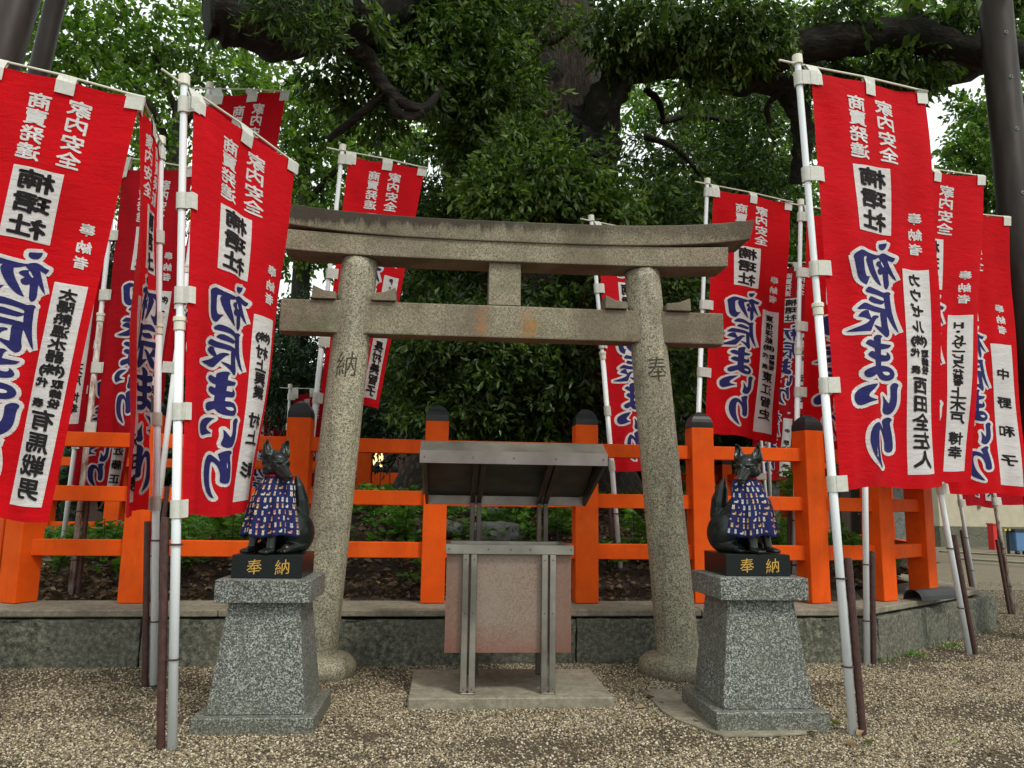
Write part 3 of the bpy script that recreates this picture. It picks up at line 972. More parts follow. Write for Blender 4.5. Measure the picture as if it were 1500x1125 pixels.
    tree('broadleaf_tree', 'leafy tree glimpsed through sky gaps above the tall right banner', (at(1260, 700, 18).x, 18, 0), 'farleaf',
         [(at(1260, 700, 18).x, 18, 0), at(1255, 300, 18), at(1250, 100, 18)], [0.3, 0.22, 0.1],
         [B(1240, 80, 18, 90, 50, 220), B(1180, 180, 18, 60, 60, 160), B(1160, 30, 18, 60, 40, 90), B(1290, 10, 18, 80, 45, 130), B(1240, 300, 18, 100, 120, 420), B(1340, 460, 19, 110, 100, 320)],
         0.15, 0.09, 17, tshift=0.12)
    tree('broadleaf_tree', 'shadowy tree at the far left seen low between the banners', (at(40, 760, 18).x, 18, 0), 'darkleaf',
         [(at(40, 760, 18).x, 18, 0), at(40, 500, 18), at(40, 200, 18)], [0.3, 0.22, 0.1],
         [B(60, 400, 18, 100, 80, 300), B(200, 480, 19, 170, 100, 520), B(330, 620, 17, 120, 90, 380), B(80, 640, 17, 110, 90, 320), B(220, 680, 16, 100, 50, 220)],
         0.26, 0.14, 18)


far_trees()

def far_wood():
    rng = random.Random(4)
    blobs = []
    for k in range(34):
        x = -30 + k * 2.1
        blobs.append(((x, 36 + 3 * math.sin(k * 1.9), 2.6 + rng.uniform(-.5, 1.0)), (2.6, 2.0, 2.6), 150))
        blobs.append(((x + 1, 42 + 2 * math.sin(k * 1.3), 5.5 + rng.uniform(-1, 1.2)), (3.2, 2.0, 2.4), 90))
    o = blob_leaves('distant_wood', 'darkleaf', None, blobs, 0.42, 0.26, per_twig=8, seed=33, tshift=0.1)
    tag(o, 'dense dark green wood closing the view at the far edge of the precinct', 'wood')
    mb = MB().box2((-40, 33, 0), (10, 33.3, 1.9))
    root = empty('precinct_wall', (-15, 33, 0), 'long low grey precinct wall with tiled top far behind the left hand banners', 'wall')
    for nm, lo, hi, mt in (('wall_face', (-40, 33, 0), (11, 33.3, 1.7), 'darkwood'), ('wall_coping', (-40, 32.8, 1.7), (11, 33.5, 1.9), 'roof')):
        o = MB().box2(lo, hi).obj(nm, mt, root)
        o.matrix_parent_inverse = Matrix.Translation(-Vector((-15, 33, 0)))


far_wood()

# ---------------------------------------------------------------- stone torii


def torii():
    root = empty('stone_torii_gate', (0.5, 6.62, 0), 'weathered granite torii gate with curved top lintel and characters carved in its pillars', 'torii gate')
    off = Matrix.Translation(-Vector((0.5, 6.62, 0)))
    def fin(o, p=root):
        o.parent = p
        if p is root:
            o.matrix_parent_inverse = off
        return o
    Yc = 6.62
    cols = []
    for bx, tx, ch in ((-1.045, -0.825, '納'), (1.975, 1.70, '奉')):
        zb, ztop = 0.1, 3.46
        def cen(z):
            t = (z - zb) / (ztop - zb)
            return bx + (tx - bx) * t
        def rad(z):
            t = (z - zb) / (ztop - zb)
            return 0.178 - 0.022 * t
        mb = MB()
        zs = [0.0 + 3.47 * k / 40 for k in range(41)]
        mb.tube([(cen(z), Yc, z) for z in zs], [rad(z) for z in zs], 40)
        o = mb.obj('pillar', 'torii_col', root, smooth=True)
        o.matrix_parent_inverse = off
        # carved character, wrapped on the shaft
        uc, vc = (508, 533) if ch == '納' else (964, 540)
        ctr = at(uc, vc, Yc - 0.17)
        a0 = math.asin(max(-1, min(1, (ctr.x - cen(ctr.z)) / rad(ctr.z))))
        vs, fs = glyph(ch, 0.012)
        size = 0.235
        bm = bmesh.new()
        bv = [bm.verts.new(((x - .5) * size * .82, 0, (y - .5 + 0.08 * (x - .5)) * size)) for x, y in vs]
        for f in fs:
            try:
                bm.faces.new([bv[i] for i in f])
            except ValueError:
                pass
        for k in range(-8, 9):
            bmesh.ops.bisect_plane(bm, geom=bm.verts[:] + bm.edges[:] + bm.faces[:], plane_co=(k * .014, 0, 0), plane_no=(1, 0, 0))
        for v in bm.verts:
            z = ctr.z + v.co.z
            r = rad(z) + 0.0012
            a = a0 + v.co.x / r
            v.co = Vector((cen(z) + r * math.sin(a), Yc - r * math.cos(a), z))
        me = bpy.data.meshes.new('carved_character')
        bm.to_mesh(me)
        bm.free()
        link('carved_character', me, 'carved', o)
        # footing
        f = lathe([(0.30, -0.05), (0.335, 0.0), (0.345, 0.05), (0.335, 0.10), (0.29, 0.145), (0.22, 0.165), (0.15, 0.17)], 36, (bx, Yc - 0.02, 0)).obj('footing_stone', 'torii_col', root, smooth=True)
        f.matrix_parent_inverse = off
    # beams swept along x with the ends rising
    def beam(name, x0, x1, zlo, zhi, y0, y1, rise, slant=0.0, ends=0.0, nseg=26, y0b=None):
        vs, fs = [], []
        xc = (x0 + x1) / 2
        h = (x1 - x0) / 2
        for i in range(nseg + 1):
            t = -1 + 2 * i / nseg
            up = rise * abs(t) ** 3.2
            e = ends * (1 if t > 0 else -1) * abs(t)
            xa = xc + t * h
            for (yy, zz, ex) in ((y0 if y0b is None else y0b, zlo, 0), (y1 if y0b is None else 2 * Yc - y0b, zlo, 0), (y1, zhi, e), (y0, zhi, e)):
                vs.append((xa + ex, yy, zz + up))
        for i in range(nseg):
            b = i * 4
            for k in range(4):
                fs.append((b + k, b + (k + 1) % 4, b + 4 + (k + 1) % 4, b + 4 + k))
        fs += [(3, 2, 1, 0), (nseg * 4, nseg * 4 + 1, nseg * 4 + 2, nseg * 4 + 3)]
        o = MB().add(vs, fs).obj(name, 'torii_beam', root, bevel=0.010, seg=2)
        o.matrix_parent_inverse = off
        return o
    beam('top_lintel', -1.66, 2.645, 3.645, 3.822, 6.41, 6.83, 0.115, ends=0.04, y0b=6.435)
    beam('lower_lintel', -1.44, 2.44, 3.470, 3.652, 6.455, 6.785, 0.035, ends=0.01)
    # tie beam in three visible lengths
    b = MB()
    b.box2((-1.46, 6.50, 2.80), (2.40, 6.70, 3.085))
    o = b.obj('tie_beam', 'torii_beam', root, bevel=0.012, seg=2)
    roughen(o, 10, 0.003, 4, 3)
    o.matrix_parent_inverse = off
    o = MB().box2((0.308, 6.50, 3.088), (0.588, 6.74, 3.474)).obj('centre_strut', 'torii_beam', root, bevel=0.006)
    o.matrix_parent_inverse = off
    for bx, sgn, wd in ((-1.0, -1, 0.2), (-0.69, 1, 0.2), (1.53, -1, 0.2), (1.88, 1, 0.22)):
        x0, x1 = bx, bx + sgn * wd
        hi, lo = 3.205, 3.15
        vs = []
        for yy in (6.47, 6.70):
            vs += [(x0, yy, 3.088), (x1, yy, 3.088), (x1 - sgn * 0.006, yy, hi), (x0 + (x1 - x0) * .5, yy, lo + 0.012), (x0, yy, lo)]
        o = MB().add(vs, [(0, 1, 2, 3, 4), (9, 8, 7, 6, 5), (0, 1, 6, 5), (1, 2, 7, 6), (2, 3, 8, 7), (3, 4, 9, 8), (4, 0, 5, 9)]).obj('wedge', 'torii_beam', root, bevel=0.005)
        o.matrix_parent_inverse = off


torii()


# ---------------------------------------------------------------- orange fence
def post_parts(root, x, y, rz, wd=0.22, z0=ZS + 0.003, z1=2.15, zc=2.315, off=None, mat='orange'):
    b = MB().box((x, y, (z0 + z1) / 2), (wd, wd, z1 - z0), rz)
    o = b.obj('post', mat, root, bevel=0.006)
    o.matrix_parent_inverse = off
    c = MB()
    prof = [(0.5, 0.0), (0.5, 0.16), (0.49, 0.32), (0.45, 0.50), (0.37, 0.68), (0.25, 0.84), (0.12, 0.95), (0.02, 1.0)]
    vs = []
    m = Matrix.Rotation(rz, 3, 'Z')
    for r, t in prof:
        for sx, sy in ((-1, -1), (0, -1.0), (1, -1), (1.0, 0), (1, 1), (0, 1.0), (-1, 1), (-1.0, 0)):
            p = m @ Vector((sx * r * (wd - .006), sy * r * (wd - .006), 0))
            vs.append((x + p.x, y + p.y, z1 + 0.002 + t * (zc - z1)))
    fs = [(i * 8 + k, i * 8 + (k + 1) % 8, (i + 1) * 8 + (k + 1) % 8, (i + 1) * 8 + k) for i in range(len(prof) - 1) for k in range(8)]
    fs += [tuple(reversed(range(8))), tuple(range(56, 64))]
    c.add(vs, fs)
    o2 = c.obj('post_cap', 'cap', o, bevel=0.0)
    return o


def fence_line(root, P, off, rots, wd=0.22, railz=((0.87, 1.012), (1.352, 1.488), (1.84, 1.972)), thick=0.11, z1=2.15, zc=2.315, z0=ZS + 0.003, mat='orange', skip=()):
    for (x, y), rz in zip(P, rots):
        post_parts(root, x, y, rz, wd, z0, z1, zc, off, mat)
    for i in range(len(P) - 1):
        if i in skip:
            continue
        a, b = Vector((*P[i], 0)), Vector((*P[i + 1], 0))
        d = (b - a).normalized()
        n = Vector((-d.y, d.x, 0))
        a2, b2 = a + d * (wd / 2 - 0.03), b - d * (wd / 2 - 0.03)
        for lo, hi in railz:
            c = (a2 + b2) / 2
            c.z = (lo + hi) / 2
            o = MB().box(c, ((b2 - a2).length, thick, hi - lo), math.atan2(d.y, d.x)).obj('rail', mat, root, bevel=0.005)
            o.matrix_parent_inverse = off


def fences():
    root = empty('orange_fence', (0, 7.4, ZS), 'vermilion timber fence on the stone platform with three rails and black pointed post caps', 'fence')
    off = Matrix.Translation(-Vector((0, 7.4, ZS)))
    def fy(x):
        return wy(x) + 0.39 + 0.11
    xs = [-3.75, -2.765, -1.40, -0.117, 1.327, 2.485, 3.62]
    P = [(-4.35, 8.2)] + [(x, fy(x)) for x in xs] + [(4.42, 7.72), (5.23, 8.28), (5.75, 9.9), (5.75, 11.7)]
    rots = [0.9, -0.45, 0, 0, 0, 0, 0, 0.22, 0.45, 0.62, 1.3, 1.57]
    fence_line(root, P, off, rots)
    root2 = empty('orange_fence', (0, 12, 0.4), 'far side of the vermilion timber fence seen behind the tree mound', 'fence')
    off2 = Matrix.Translation(-Vector((0, 12, 0.4)))
    xs = [-7.0, -6.0, -5.0, -4.0, -2.6, -1.3]
    fence_line(root2, [(x, 12.2) for x in xs], off2, [0] * len(xs), z0=0.42)
    root3 = empty('orange_fence', (5, 13, 0.4), 'vermilion fence run glimpsed behind the right hand fox statue', 'fence')
    off3 = Matrix.Translation(-Vector((5, 13, 0.4)))
    P = [(4.1, 14.6), (5.2, 14.3), (6.1, 13.5)]
    fence_line(root3, P, off3, [0, 0.3, 0.5], z0=0.42)
    # a separate row of capped posts round a small shrine well beyond the tree
    r4 = empty('orange_fence', (-2.5, 21, 0), 'distant row of closely set orange posts with black caps left of the trunk', 'fence')
    off4 = Matrix.Translation(-Vector((-2.5, 21, 0)))
    for k in range(9):
        c = at(470 + k * 13.5, 700, 21)
        post_parts(r4, c.x, 21, 0, 0.21, 0.0, at(530, 692, 21).z, at(530, 677, 21).z, off4)


fences()


# ---------------------------------------------------------------- pedestals and foxes
def pedestal(x0, x1, y0, z_off, label, caph):
    """x0..x1, y0: cap front edge"""
    zc0, zc1 = caph
    cx = (x0 + x1) / 2
    wcap = x1 - x0
    cy = y0 + wcap / 2 + 0.02
    root = empty('granite_pedestal', (cx, cy, 0), label, 'pedestal', 'granite pedestals of the two fox statues')
    off = Matrix.Translation(-Vector((cx, cy, 0)))
    def sec(name, a, b, zA, zB, bev):
        vs = [(cx + sx * a, cy + sy * a, zA) for sx, sy in ((-1, -1), (1, -1), (1, 1), (-1, 1))] + [(cx + sx * b, cy + sy * b, zB) for sx, sy in ((-1, -1), (1, -1), (1, 1), (-1, 1))]
        o = MB().add(vs, [(3, 2, 1, 0), (4, 5, 6, 7), (0, 1, 5, 4), (1, 2, 6, 5), (2, 3, 7, 6), (3, 0, 4, 7)]).obj(name, 'granite', root, bevel=bev)
        o.matrix_parent_inverse = off
    hb = wcap * 0.62
    sec('base_slab', hb, hb, -0.08, 0.10 + z_off, 0.006)
    sec('shaft', wcap * 0.505, wcap * 0.377, 0.10 + z_off, zc0, 0.006)
    sec('cap_slab', wcap / 2, wcap / 2, zc0 + 0.001, zc1, 0.005)
    return cx, cy


def capsule(bm, a, b, ra, rb, seg=10, rings=5):
    a, b = Vector(a), Vector(b)
    d = (b - a)
    L = d.length
    d = d.normalized() if L > 1e-6 else Vector((0, 0, 1))
    ref = Vector((0, 0, 1)) if abs(d.z) < 0.9 else Vector((1, 0, 0))
    s = d.cross(ref).normalized()
    t = d.cross(s)
    ringsl = []
    for k in range(rings + 1):
        ph = -math.pi / 2 + math.pi / 2 * k / rings
        ringsl.append((a + d * ra * math.sin(ph), ra * math.cos(ph)))
    for k in range(rings + 1):
        ph = math.pi / 2 * k / rings
        ringsl.append((b + d * rb * math.sin(ph), rb * math.cos(ph)))
    vv = []
    for c, r in ringsl:
        vv.append([bm.verts.new(c + (s * math.cos(2 * math.pi * j / seg) + t * math.sin(2 * math.pi * j / seg)) * max(r, 1e-4)) for j in range(seg)])
    for i in range(len(vv) - 1):
        for j in range(seg):
            bm.faces.new((vv[i][j], vv[i][(j + 1) % seg], vv[i + 1][(j + 1) % seg], vv[i + 1][j]))
    bm.faces.new(list(reversed(vv[0])))
    bm.faces.new(vv[-1])


def ellipsoid(bm, c, r, rot=None):
    m = Matrix.Translation(Vector(c)) @ (rot.to_4x4() if rot else Matrix()) @ Matrix.Diagonal((*r, 1))
    bmesh.ops.create_icosphere(bm, subdivisions=3, radius=1, matrix=m)


def fox_body(head_yaw):
    bm = bmesh.new()
    capsule(bm, (0, .13, .13), (0, -.01, .34), .122, .088)
    capsule(bm, (0, .02, .25), (0, -.035, .36), .098, .078)
    for s in (-1, 1):
        ellipsoid(bm, (s * .105, .10, .125), (.062, .125, .13), Matrix.Rotation(0.25, 3, 'X'))
        capsule(bm, (s * .115, .10, .05), (s * .12, -.03, .03), .045, .035)
        for q in (-1, 0, 1):
            capsule(bm, (s * .12 + q * .02, -.03, .025), (s * .123 + q * .023, -.075, .017), .018, .014)
        capsule(bm, (s * .065, -.04, .30), (s * .072, -.10, .16), .048, .032)
        capsule(bm, (s * .072, -.10, .16), (s * .078, -.125, .03), .031, .027)
        for q in (-1, 0, 1):
            capsule(bm, (s * .078 + q * .018, -.13, .024), (s * .080 + q * .022, -.185, .016), .019, .014)
    capsule(bm, (0, -.015, .37), (0, -.03, .50), .080, .062)
    # tail: a tall leaf shape held up against the back
    pts = [((0, .17, .06), .035), ((0, .205, .14), .05), ((0, .212, .24), .060), ((0, .20, .34), .058), ((0, .178, .42), .040), ((0, .158, .49), .012)]
    for (a, ra), (b, rb) in zip(pts, pts[1:]):
        capsule(bm, a, b, ra, rb)
    Rz = Matrix.Rotation(head_yaw, 3, 'Z')
    Rx = Matrix.Rotation(R(14), 3, 'X')
    RR = Rz @ Rx
    c0 = Vector((0, -.045, .575))
    K = 1.27
    def h(p):
        return c0 + RR @ (Vector(p) * K)
    def he(p, r):
        ellipsoid(bm, h(p), [q * K for q in r], RR)
    def hc(a, b, ra, rb, *k):
        capsule(bm, h(a), h(b), ra * K, rb * K, *k)
    he((0, .008, 0), (.062, .072, .060))
    he((0, -.035, -.014), (.052, .055, .046))
    he((0, -.02, .030), (.046, .05, .028))
    for s in (-1, 1):
        he((s * .040, -.018, -.030), (.028, .038, .028))
        hc((s * .046, -.055, .012), (s * .016, -.082, .018), .008, .010)       # brow ridge
        he((s * .031, -.066, .002), (.015, .012, .009))                        # closed eye
        hc((s * .045, .012, .040), (s * .058, .016, .112), .034, .006, 10, 4)  # ear
        hc((s * .036, .010, .045), (s * .055, .016, .112), .014, .005, 8, 4)
        hc((s * .012, -.10, -.035), (s * .010, -.150, -.052), .016, .011)      # lip
    hc((0, -.050, -.014), (0, -.155, -.044), .038, .019)
    hc((0, -.060, .012), (0, -.158, -.034), .017, .012)
    hc((0, -.045, -.045), (0, -.135, -.064), .024, .010)
    he((0, -.170, -.036), (.013, .010, .010))
    me = bpy.data.meshes.new('tmp')
    bm.to_mesh(me)
    bm.free()
    o = bpy.data.objects.new('tmp', me)
    COL.objects.link(o)
    md = o.modifiers.new('r', 'REMESH')
    md.mode = 'VOXEL'
    md.voxel_size = 0.0050
    md2 = o.modifiers.new('s', 'SMOOTH')
    md2.iterations = 3
    md2.factor = 0.5
    dg = bpy.context.evaluated_depsgraph_get()
    res = bpy.data.meshes.new_from_object(o.evaluated_get(dg))
    bpy.data.objects.remove(o)
    inv = RR.transposed()
    for v in res.vertices:
        if v.co.z < .45:
            continue
        q = inv @ (v.co - c0) / K
        for s in (-1, 1):
            # hollow the front of each ear
            d = math.hypot((q.x - s * .051) / .017, (q.z - .078) / .034)
            if d < 1 and q.y < .03:
                v.co += RR @ Vector((0, .026 * K * (1 - d * d), 0))
            # eye slit and mouth line
            d2 = math.hypot((q.x - s * .031) / .015, (q.z - (-.004 + .25 * abs(q.x))) / .0035)
            if d2 < 1 and q.y < -.04:
                v.co += RR @ Vector((0, .006 * (1 - d2), 0))
        if q.y < -.075 and abs(q.z - (-.052 + .22 * (q.y + .15) * -1)) < .004:
            v.co += RR @ Vector((-.006 * (1 if q.x > 0 else -1), 0, 0))
    for p in res.polygons:
        p.use_smooth = True
    return res


BIBW = []


def bib_surf(ph, t):
    """ph: angle from the front (-1..1), t: 0 neck .. 1 hem"""
    a = ph * R(118)
    rad = 0.074 + 0.100 * t ** 0.55
    rad += (0.004 + 0.014 * t) * math.sin(ph * 15 + 1.3 * math.sin(t * 2)) + (0.003 + 0.005 * t) * math.sin(ph * 31 + 2) + 0.004 * math.sin(ph * 8 + 1)
    cy = -0.012 - 0.030 * min(1, t * 2.5)
    z = 0.485 - 0.375 * t - 0.008 * math.sin(ph * 9) * t
    return Vector((rad * math.sin(a) * 1.04, cy - rad * math.cos(a) * (0.95), z))


def bib(root, off):
    nu, nv = 64, 22
    vs = [bib_surf(-1 + 2 * i / nu, j / nv) for j in range(nv + 1) for i in range(nu + 1)]
    fs = [(j * (nu + 1) + i, j * (nu + 1) + i + 1, (j + 1) * (nu + 1) + i + 1, (j + 1) * (nu + 1) + i) for j in range(nv) for i in range(nu)]
    o = MB().add(vs, fs).obj('bib', 'bib', root, smooth=True)
    md = o.modifiers.new('solid', 'SOLIDIFY')
    md.thickness = 0.004
    md.offset = -1
    # red neck band
    band = MB()
    n = 28
    band.tube([bib_surf(-1 + 2 * i / n, 0.0) * 1.0 + Vector((0, 0, 0.003)) for i in range(n + 1)], 0.009, 8)
    band.obj('neck_band', 'redtrim', o, smooth=True)
    # tiny printed animals
    rnd = random.Random(8)
    shapes = {'tan': MB(), 'cream': MB(), 'pink': MB(), 'palegrey': MB()}
    def blob(mb, u, t, du, dt, rx, ry, k=8, lift=0.0025):
        vs = [None] * k
        for i in range(k):
            a = 2 * math.pi * i / k
            uu = u + du + rx * math.cos(a)
            tt = t + dt + ry * math.sin(a)
            p = bib_surf(uu, tt)
            nrm = Vector((p.x, p.y, 0.02)).normalized()
            vs[i] = p + nrm * lift
        mb.add(vs, [tuple(range(k))])
    for j in range(9):
        t = 0.09 + j * 0.104
        rad = 0.074 + 0.100 * t ** 0.55
        n = int(rad * 2 * R(118) / 0.036)
        for i in range(n):
            u = -0.97 + 1.94 * (i + 0.5 + 0.5 * (j % 2) * 0.6) / n + rnd.uniform(-.02, .02)
            if abs(u) > 0.97:
                continue
            sx = 0.0118 * rnd.uniform(.8, 1.1) / (rad * R(118))
            kind = rnd.choice(['tan', 'tan', 'cream', 'cream', 'palegrey', 'pink'])
            main = shapes[kind]
            sec = shapes['cream' if kind == 'tan' else 'tan' if kind == 'cream' else 'cream']
            if kind == 'pink' and rnd.random() < .6:
                blob(main, u, t, 0, 0, sx * .6, 0.018)
                blob(sec, u, t, 0, -0.006, sx * .25, 0.006, lift=0.0034)
            elif rnd.random() < 0.25:
                blob(main, u, t, 0, 0.012, sx * 1.05, 0.018)
                blob(main, u, t, sx * .7, -0.012, sx * .42, 0.016, lift=.003)
                blob(sec, u, t, 0, 0.014, sx * .4, 0.009, lift=0.0037)
            else:
                blob(main, u, t, 0, 0.014, sx * .62, 0.026)
                blob(main, u, t, 0, -0.020, sx * .55, 0.015, lift=.003)
                for s in (-1, 1):
                    blob(main, u, t, s * sx * .36, -0.036, sx * .16, 0.010, 5, lift=.0027)
                blob(sec, u, t, 0, 0.020, sx * .3, 0.013, lift=0.0037)
                blob(shapes['pink'], u, t, 0, -0.002, sx * .3, 0.004, 6, lift=0.0039)
    for k, mb in shapes.items():
        q = mb.obj('printed_animals', k, o)
        q['kind'] = 'stuff'
    return o


def gold_text(root, cx, yf, z, wtot, sep, size, off):
    mb = MB()
    for ch, dx in (('奉', -sep), ('納', sep)):
        vs, fs = glyph(ch, 0.012)
        mb.add([(cx + dx + (x - .5) * size, yf - 0.002, z + (y - .5 + .1 * (x - .5)) * size) for x, y in vs], fs)
    o = mb.obj('gold_lettering', 'gold', root)
    o.matrix_parent_inverse = off
    return o


def fox(cx, cy, z, plw, plh, heading, head_yaw, label, mat='bronze', scale=1.0, yfront=None, name='fox_statue', text=True):
    root = empty(name, (cx, cy, z), label, 'statue', 'bronze fox statues in bibs' if text else None)
    off = Matrix.Translation(-Vector((cx, cy, z)))
    pl = MB().box((cx, cy, z + plh / 2 + 0.001), (plw, plw, plh)).obj('plinth', 'blackstone' if text else 'granite', root, bevel=0.004)
    pl.matrix_parent_inverse = off
    if text:
        g = gold_text(pl, cx + 0.01, cy - plw / 2, z + plh * 0.5, plw, 0.088, 0.10, Matrix())
    me = fox_body(head_yaw)
    b = link('body', me, mat, root)
    b.matrix_parent_inverse = Matrix()
    b.location = (0, 0.0, plh + 0.001)
    b.rotation_euler = (0, 0, heading)
    b.scale = (scale,) * 3
    bb = bib(root, off)
    bb.location = b.location
    bb.rotation_euler = b.rotation_euler
    bb.scale = b.scale
    return root


cxL, cyL = pedestal(-1.421, -0.838, 5.0, 0.0, 'speckled grey granite pedestal at the left leg of the stone gate', (0.755, 0.896))
cxR, cyR = pedestal(1.766, 2.355, 4.95, 0.025, 'speckled grey granite pedestal at the right leg of the stone gate', (0.79, 0.935))
fox(cxL - 0.005, cyL + 0.03, 0.896, 0.44, 0.145, R(-32), R(74), 'bronze seated fox in patterned navy bib on the left pedestal, head turned right', scale=1.04)
fox(cxR + 0.005, cyR + 0.03, 0.935, 0.44, 0.14, R(32), R(-72), 'bronze seated fox in patterned navy bib on the right pedestal, head turned left', scale=1.04)


# mortar apron around the right pedestal foot
def apron():
    pts = [(947, 1020), (960, 1013), (985, 1013), (1010, 1030), (1060, 1060), (1190, 1055), (1215, 1070), (1180, 1078), (1120, 1081), (1060, 1082), (1030, 1072), (1010, 1064), (990, 1057), (970, 1045)]
    P = [gr(u, v) for u, v in pts]
    n = len(P)
    vs = [(p.x, p.y, 0.004) for p in P] + [(p.x, p.y, 0.019) for p in P]
    mb = MB().add(vs, [tuple(range(n)), tuple(range(n, 2 * n))] + [(i, (i + 1) % n, n + (i + 1) % n, n + i) for i in range(n)])
    tag(mb.obj('mortar_apron', 'concrete', bevel=0.003), 'thin sheet of pale mortar spreading from the foot of the right pedestal', 'mortar')


apron()


# ---------------------------------------------------------------- steel incense stand
def stand():
    tag(MB().box2((-0.232, 5.50, -0.05), (1.185, 6.42, 0.075)).obj('concrete_slab', 'concrete', bevel=0.008), 'flat concrete slab under the steel incense stand', 'slab')
    root = empty('incense_stand', (0.45, 5.9, 0.075), 'stainless steel incense stand with sloping roof on twin legs in front of the gate', 'incense stand')
    off = Matrix.Translation(-Vector((0.45, 5.9, 0.075)))
    def put(mb, name, mat='steel', bevel=0.003, p=root):
        o = mb.obj(name, mat, p, bevel=bevel)
        if p is root:
            o.matrix_parent_inverse = off
        return o
    z0 = 0.077
    for x in (0.170, 0.735):
        for s in (-1, 1):
            put(MB().box2((x + s * 0.029 - 0.022, 5.595, z0), (x + s * 0.029 + 0.022, 5.640, 1.025)), 'front_leg')
        put(MB().box2((x - 0.055, 5.59, z0 - 0.001), (x + 0.055, 5.66, z0 + 0.008)), 'foot_plate')
    ry0, ry1 = 6.20, 6.245
    for x in (0.225, 0.760):
        for s in (-1, 1):
            put(MB().box2((x + s * 0.026 - 0.018, ry0, z0), (x + s * 0.026 + 0.018, ry1, 1.41)), 'rear_post', 'darksteel')
            # arm running forward under the roof
            a, b = Vector((x + s * 0.026, 6.24, 1.395)), Vector((x + s * 0.026, 5.50, 1.69))
            d = b - a
            m = Matrix.Rotation(math.atan2(-d.z, -d.y) * -1 if False else 0, 3, 'X')
            ang = math.atan2(d.z, d.y)
            put(MB().box((a + b) / 2, (0.036, d.length, 0.045), mat=Matrix.Rotation(ang, 3, 'X')), 'roof_arm', 'darksteel')
    # sheet metal body
    for lo, hi in (((0.004, 5.645, 0.345), (0.903, 5.651, 1.03)), ((0.004, 5.653, 0.345), (0.010, 6.17, 1.03)), ((0.897, 5.653, 0.345), (0.903, 6.17, 1.03)), ((0.012, 6.164, 0.345), (0.895, 6.17, 1.03))):
        put(MB().box2(lo, hi), 'side_panel', 'tinted', 0.0)
    # tray: rim of four channels and an inner floor
    for lo, hi in (((-0.005, 5.60, 1.027), (0.915, 5.645, 1.094)), ((-0.005, 6.155, 1.027), (0.915, 6.195, 1.094)), ((-0.005, 5.6455, 1.027), (0.03, 6.1545, 1.094)), ((0.88, 5.6455, 1.027), (0.915, 6.1545, 1.094))):
        put(MB().box2(lo, hi), 'tray_rim')
    put(MB().box2((0.031, 5.646, 1.032), (0.879, 6.154, 1.045)), 'tray_floor', 'sooty')
    # roof: folded sheet with lip, ridge and rear fall
    def sheet(pts, x0, x1, th, name, mat='steel'):
        vs = []
        for (x, e) in ((x0, 0), (x1, 0)):
            for y, z in pts:
                vs.append((x, y, z))
        n = len(pts)
        top = MB()
        fs = [(i, i + 1, n + i + 1, n + i) for i in range(n - 1)]
        o = top.add(vs, fs).obj(name, mat, root)
        md = o.modifiers.new('solid', 'SOLIDIFY')
        md.thickness = th
        o.matrix_parent_inverse = off
        return o
    sheet([(5.455, 1.662), (5.45, 1.748), (5.60, 1.828), (5.68, 1.80), (6.34, 1.452)], -0.202, 1.13, 0.006, 'roof_sheet')
    # inner soffit and side cheeks
    put(MB().box((0.463, 5.93, 1.594), (1.24, 0.80, 0.006), mat=Matrix.Rotation(math.atan2(-0.33, 0.84), 3, 'X')), 'soffit', 'sooty', 0)
    for x in (-0.178, 1.105):
        vs = []
        for dx in (0, 0.024):
            vs += [(x + dx, 5.46, 1.66), (x + dx, 5.46, 1.735), (x + dx, 5.60, 1.815), (x + dx, 6.33, 1.445), (x + dx, 6.33, 1.372)]
        put(MB().add(vs, [(0, 1, 2, 3, 4), (9, 8, 7, 6, 5), (0, 1, 6, 5), (1, 2, 7, 6), (2, 3, 8, 7), (3, 4, 9, 8), (4, 0, 5, 9)]), 'roof_cheek', 'sooty', 0)
    put(MB().box2((-0.205, 5.440, 1.660), (1.133, 5.449, 1.750)), 'roof_lip', 'liptint', 0.002)
    put(MB().box2((-0.152, 6.318, 1.372), (1.103, 6.332, 1.450)), 'rear_lip', 'liptint', 0.002)
    for bx in (-0.17, 0.17, 0.46, 0.76, 1.10):
        put(MB().tube([(bx, 5.4405, 1.705), (bx, 5.434, 1.705)], 0.006, 8), 'bolt', 'darksteel', 0)
    for bx in (0.02, 0.30, 0.46, 0.60, 0.895):
        put(MB().tube([(bx, 5.6005, 1.062), (bx, 5.594, 1.062)], 0.006, 8), 'bolt', 'darksteel', 0)
    for x in (0.170, 0.735):
        for z in (0.11, 0.62, 0.99):
            for s in (-1, 1):
                put(MB().tube([(x + s * 0.029, 5.5955, z), (x + s * 0.029, 5.589, z)], 0.005, 8), 'bolt', 'darksteel', 0)
        for s in (-1, 1):
            put(MB().tube([(x + s * 0.045, 5.60 - .004, z0 + .006), (x + s * 0.045, 5.60 - .004, z0 + .016)], 0.006, 8), 'bolt', 'darksteel', 0)



stand()

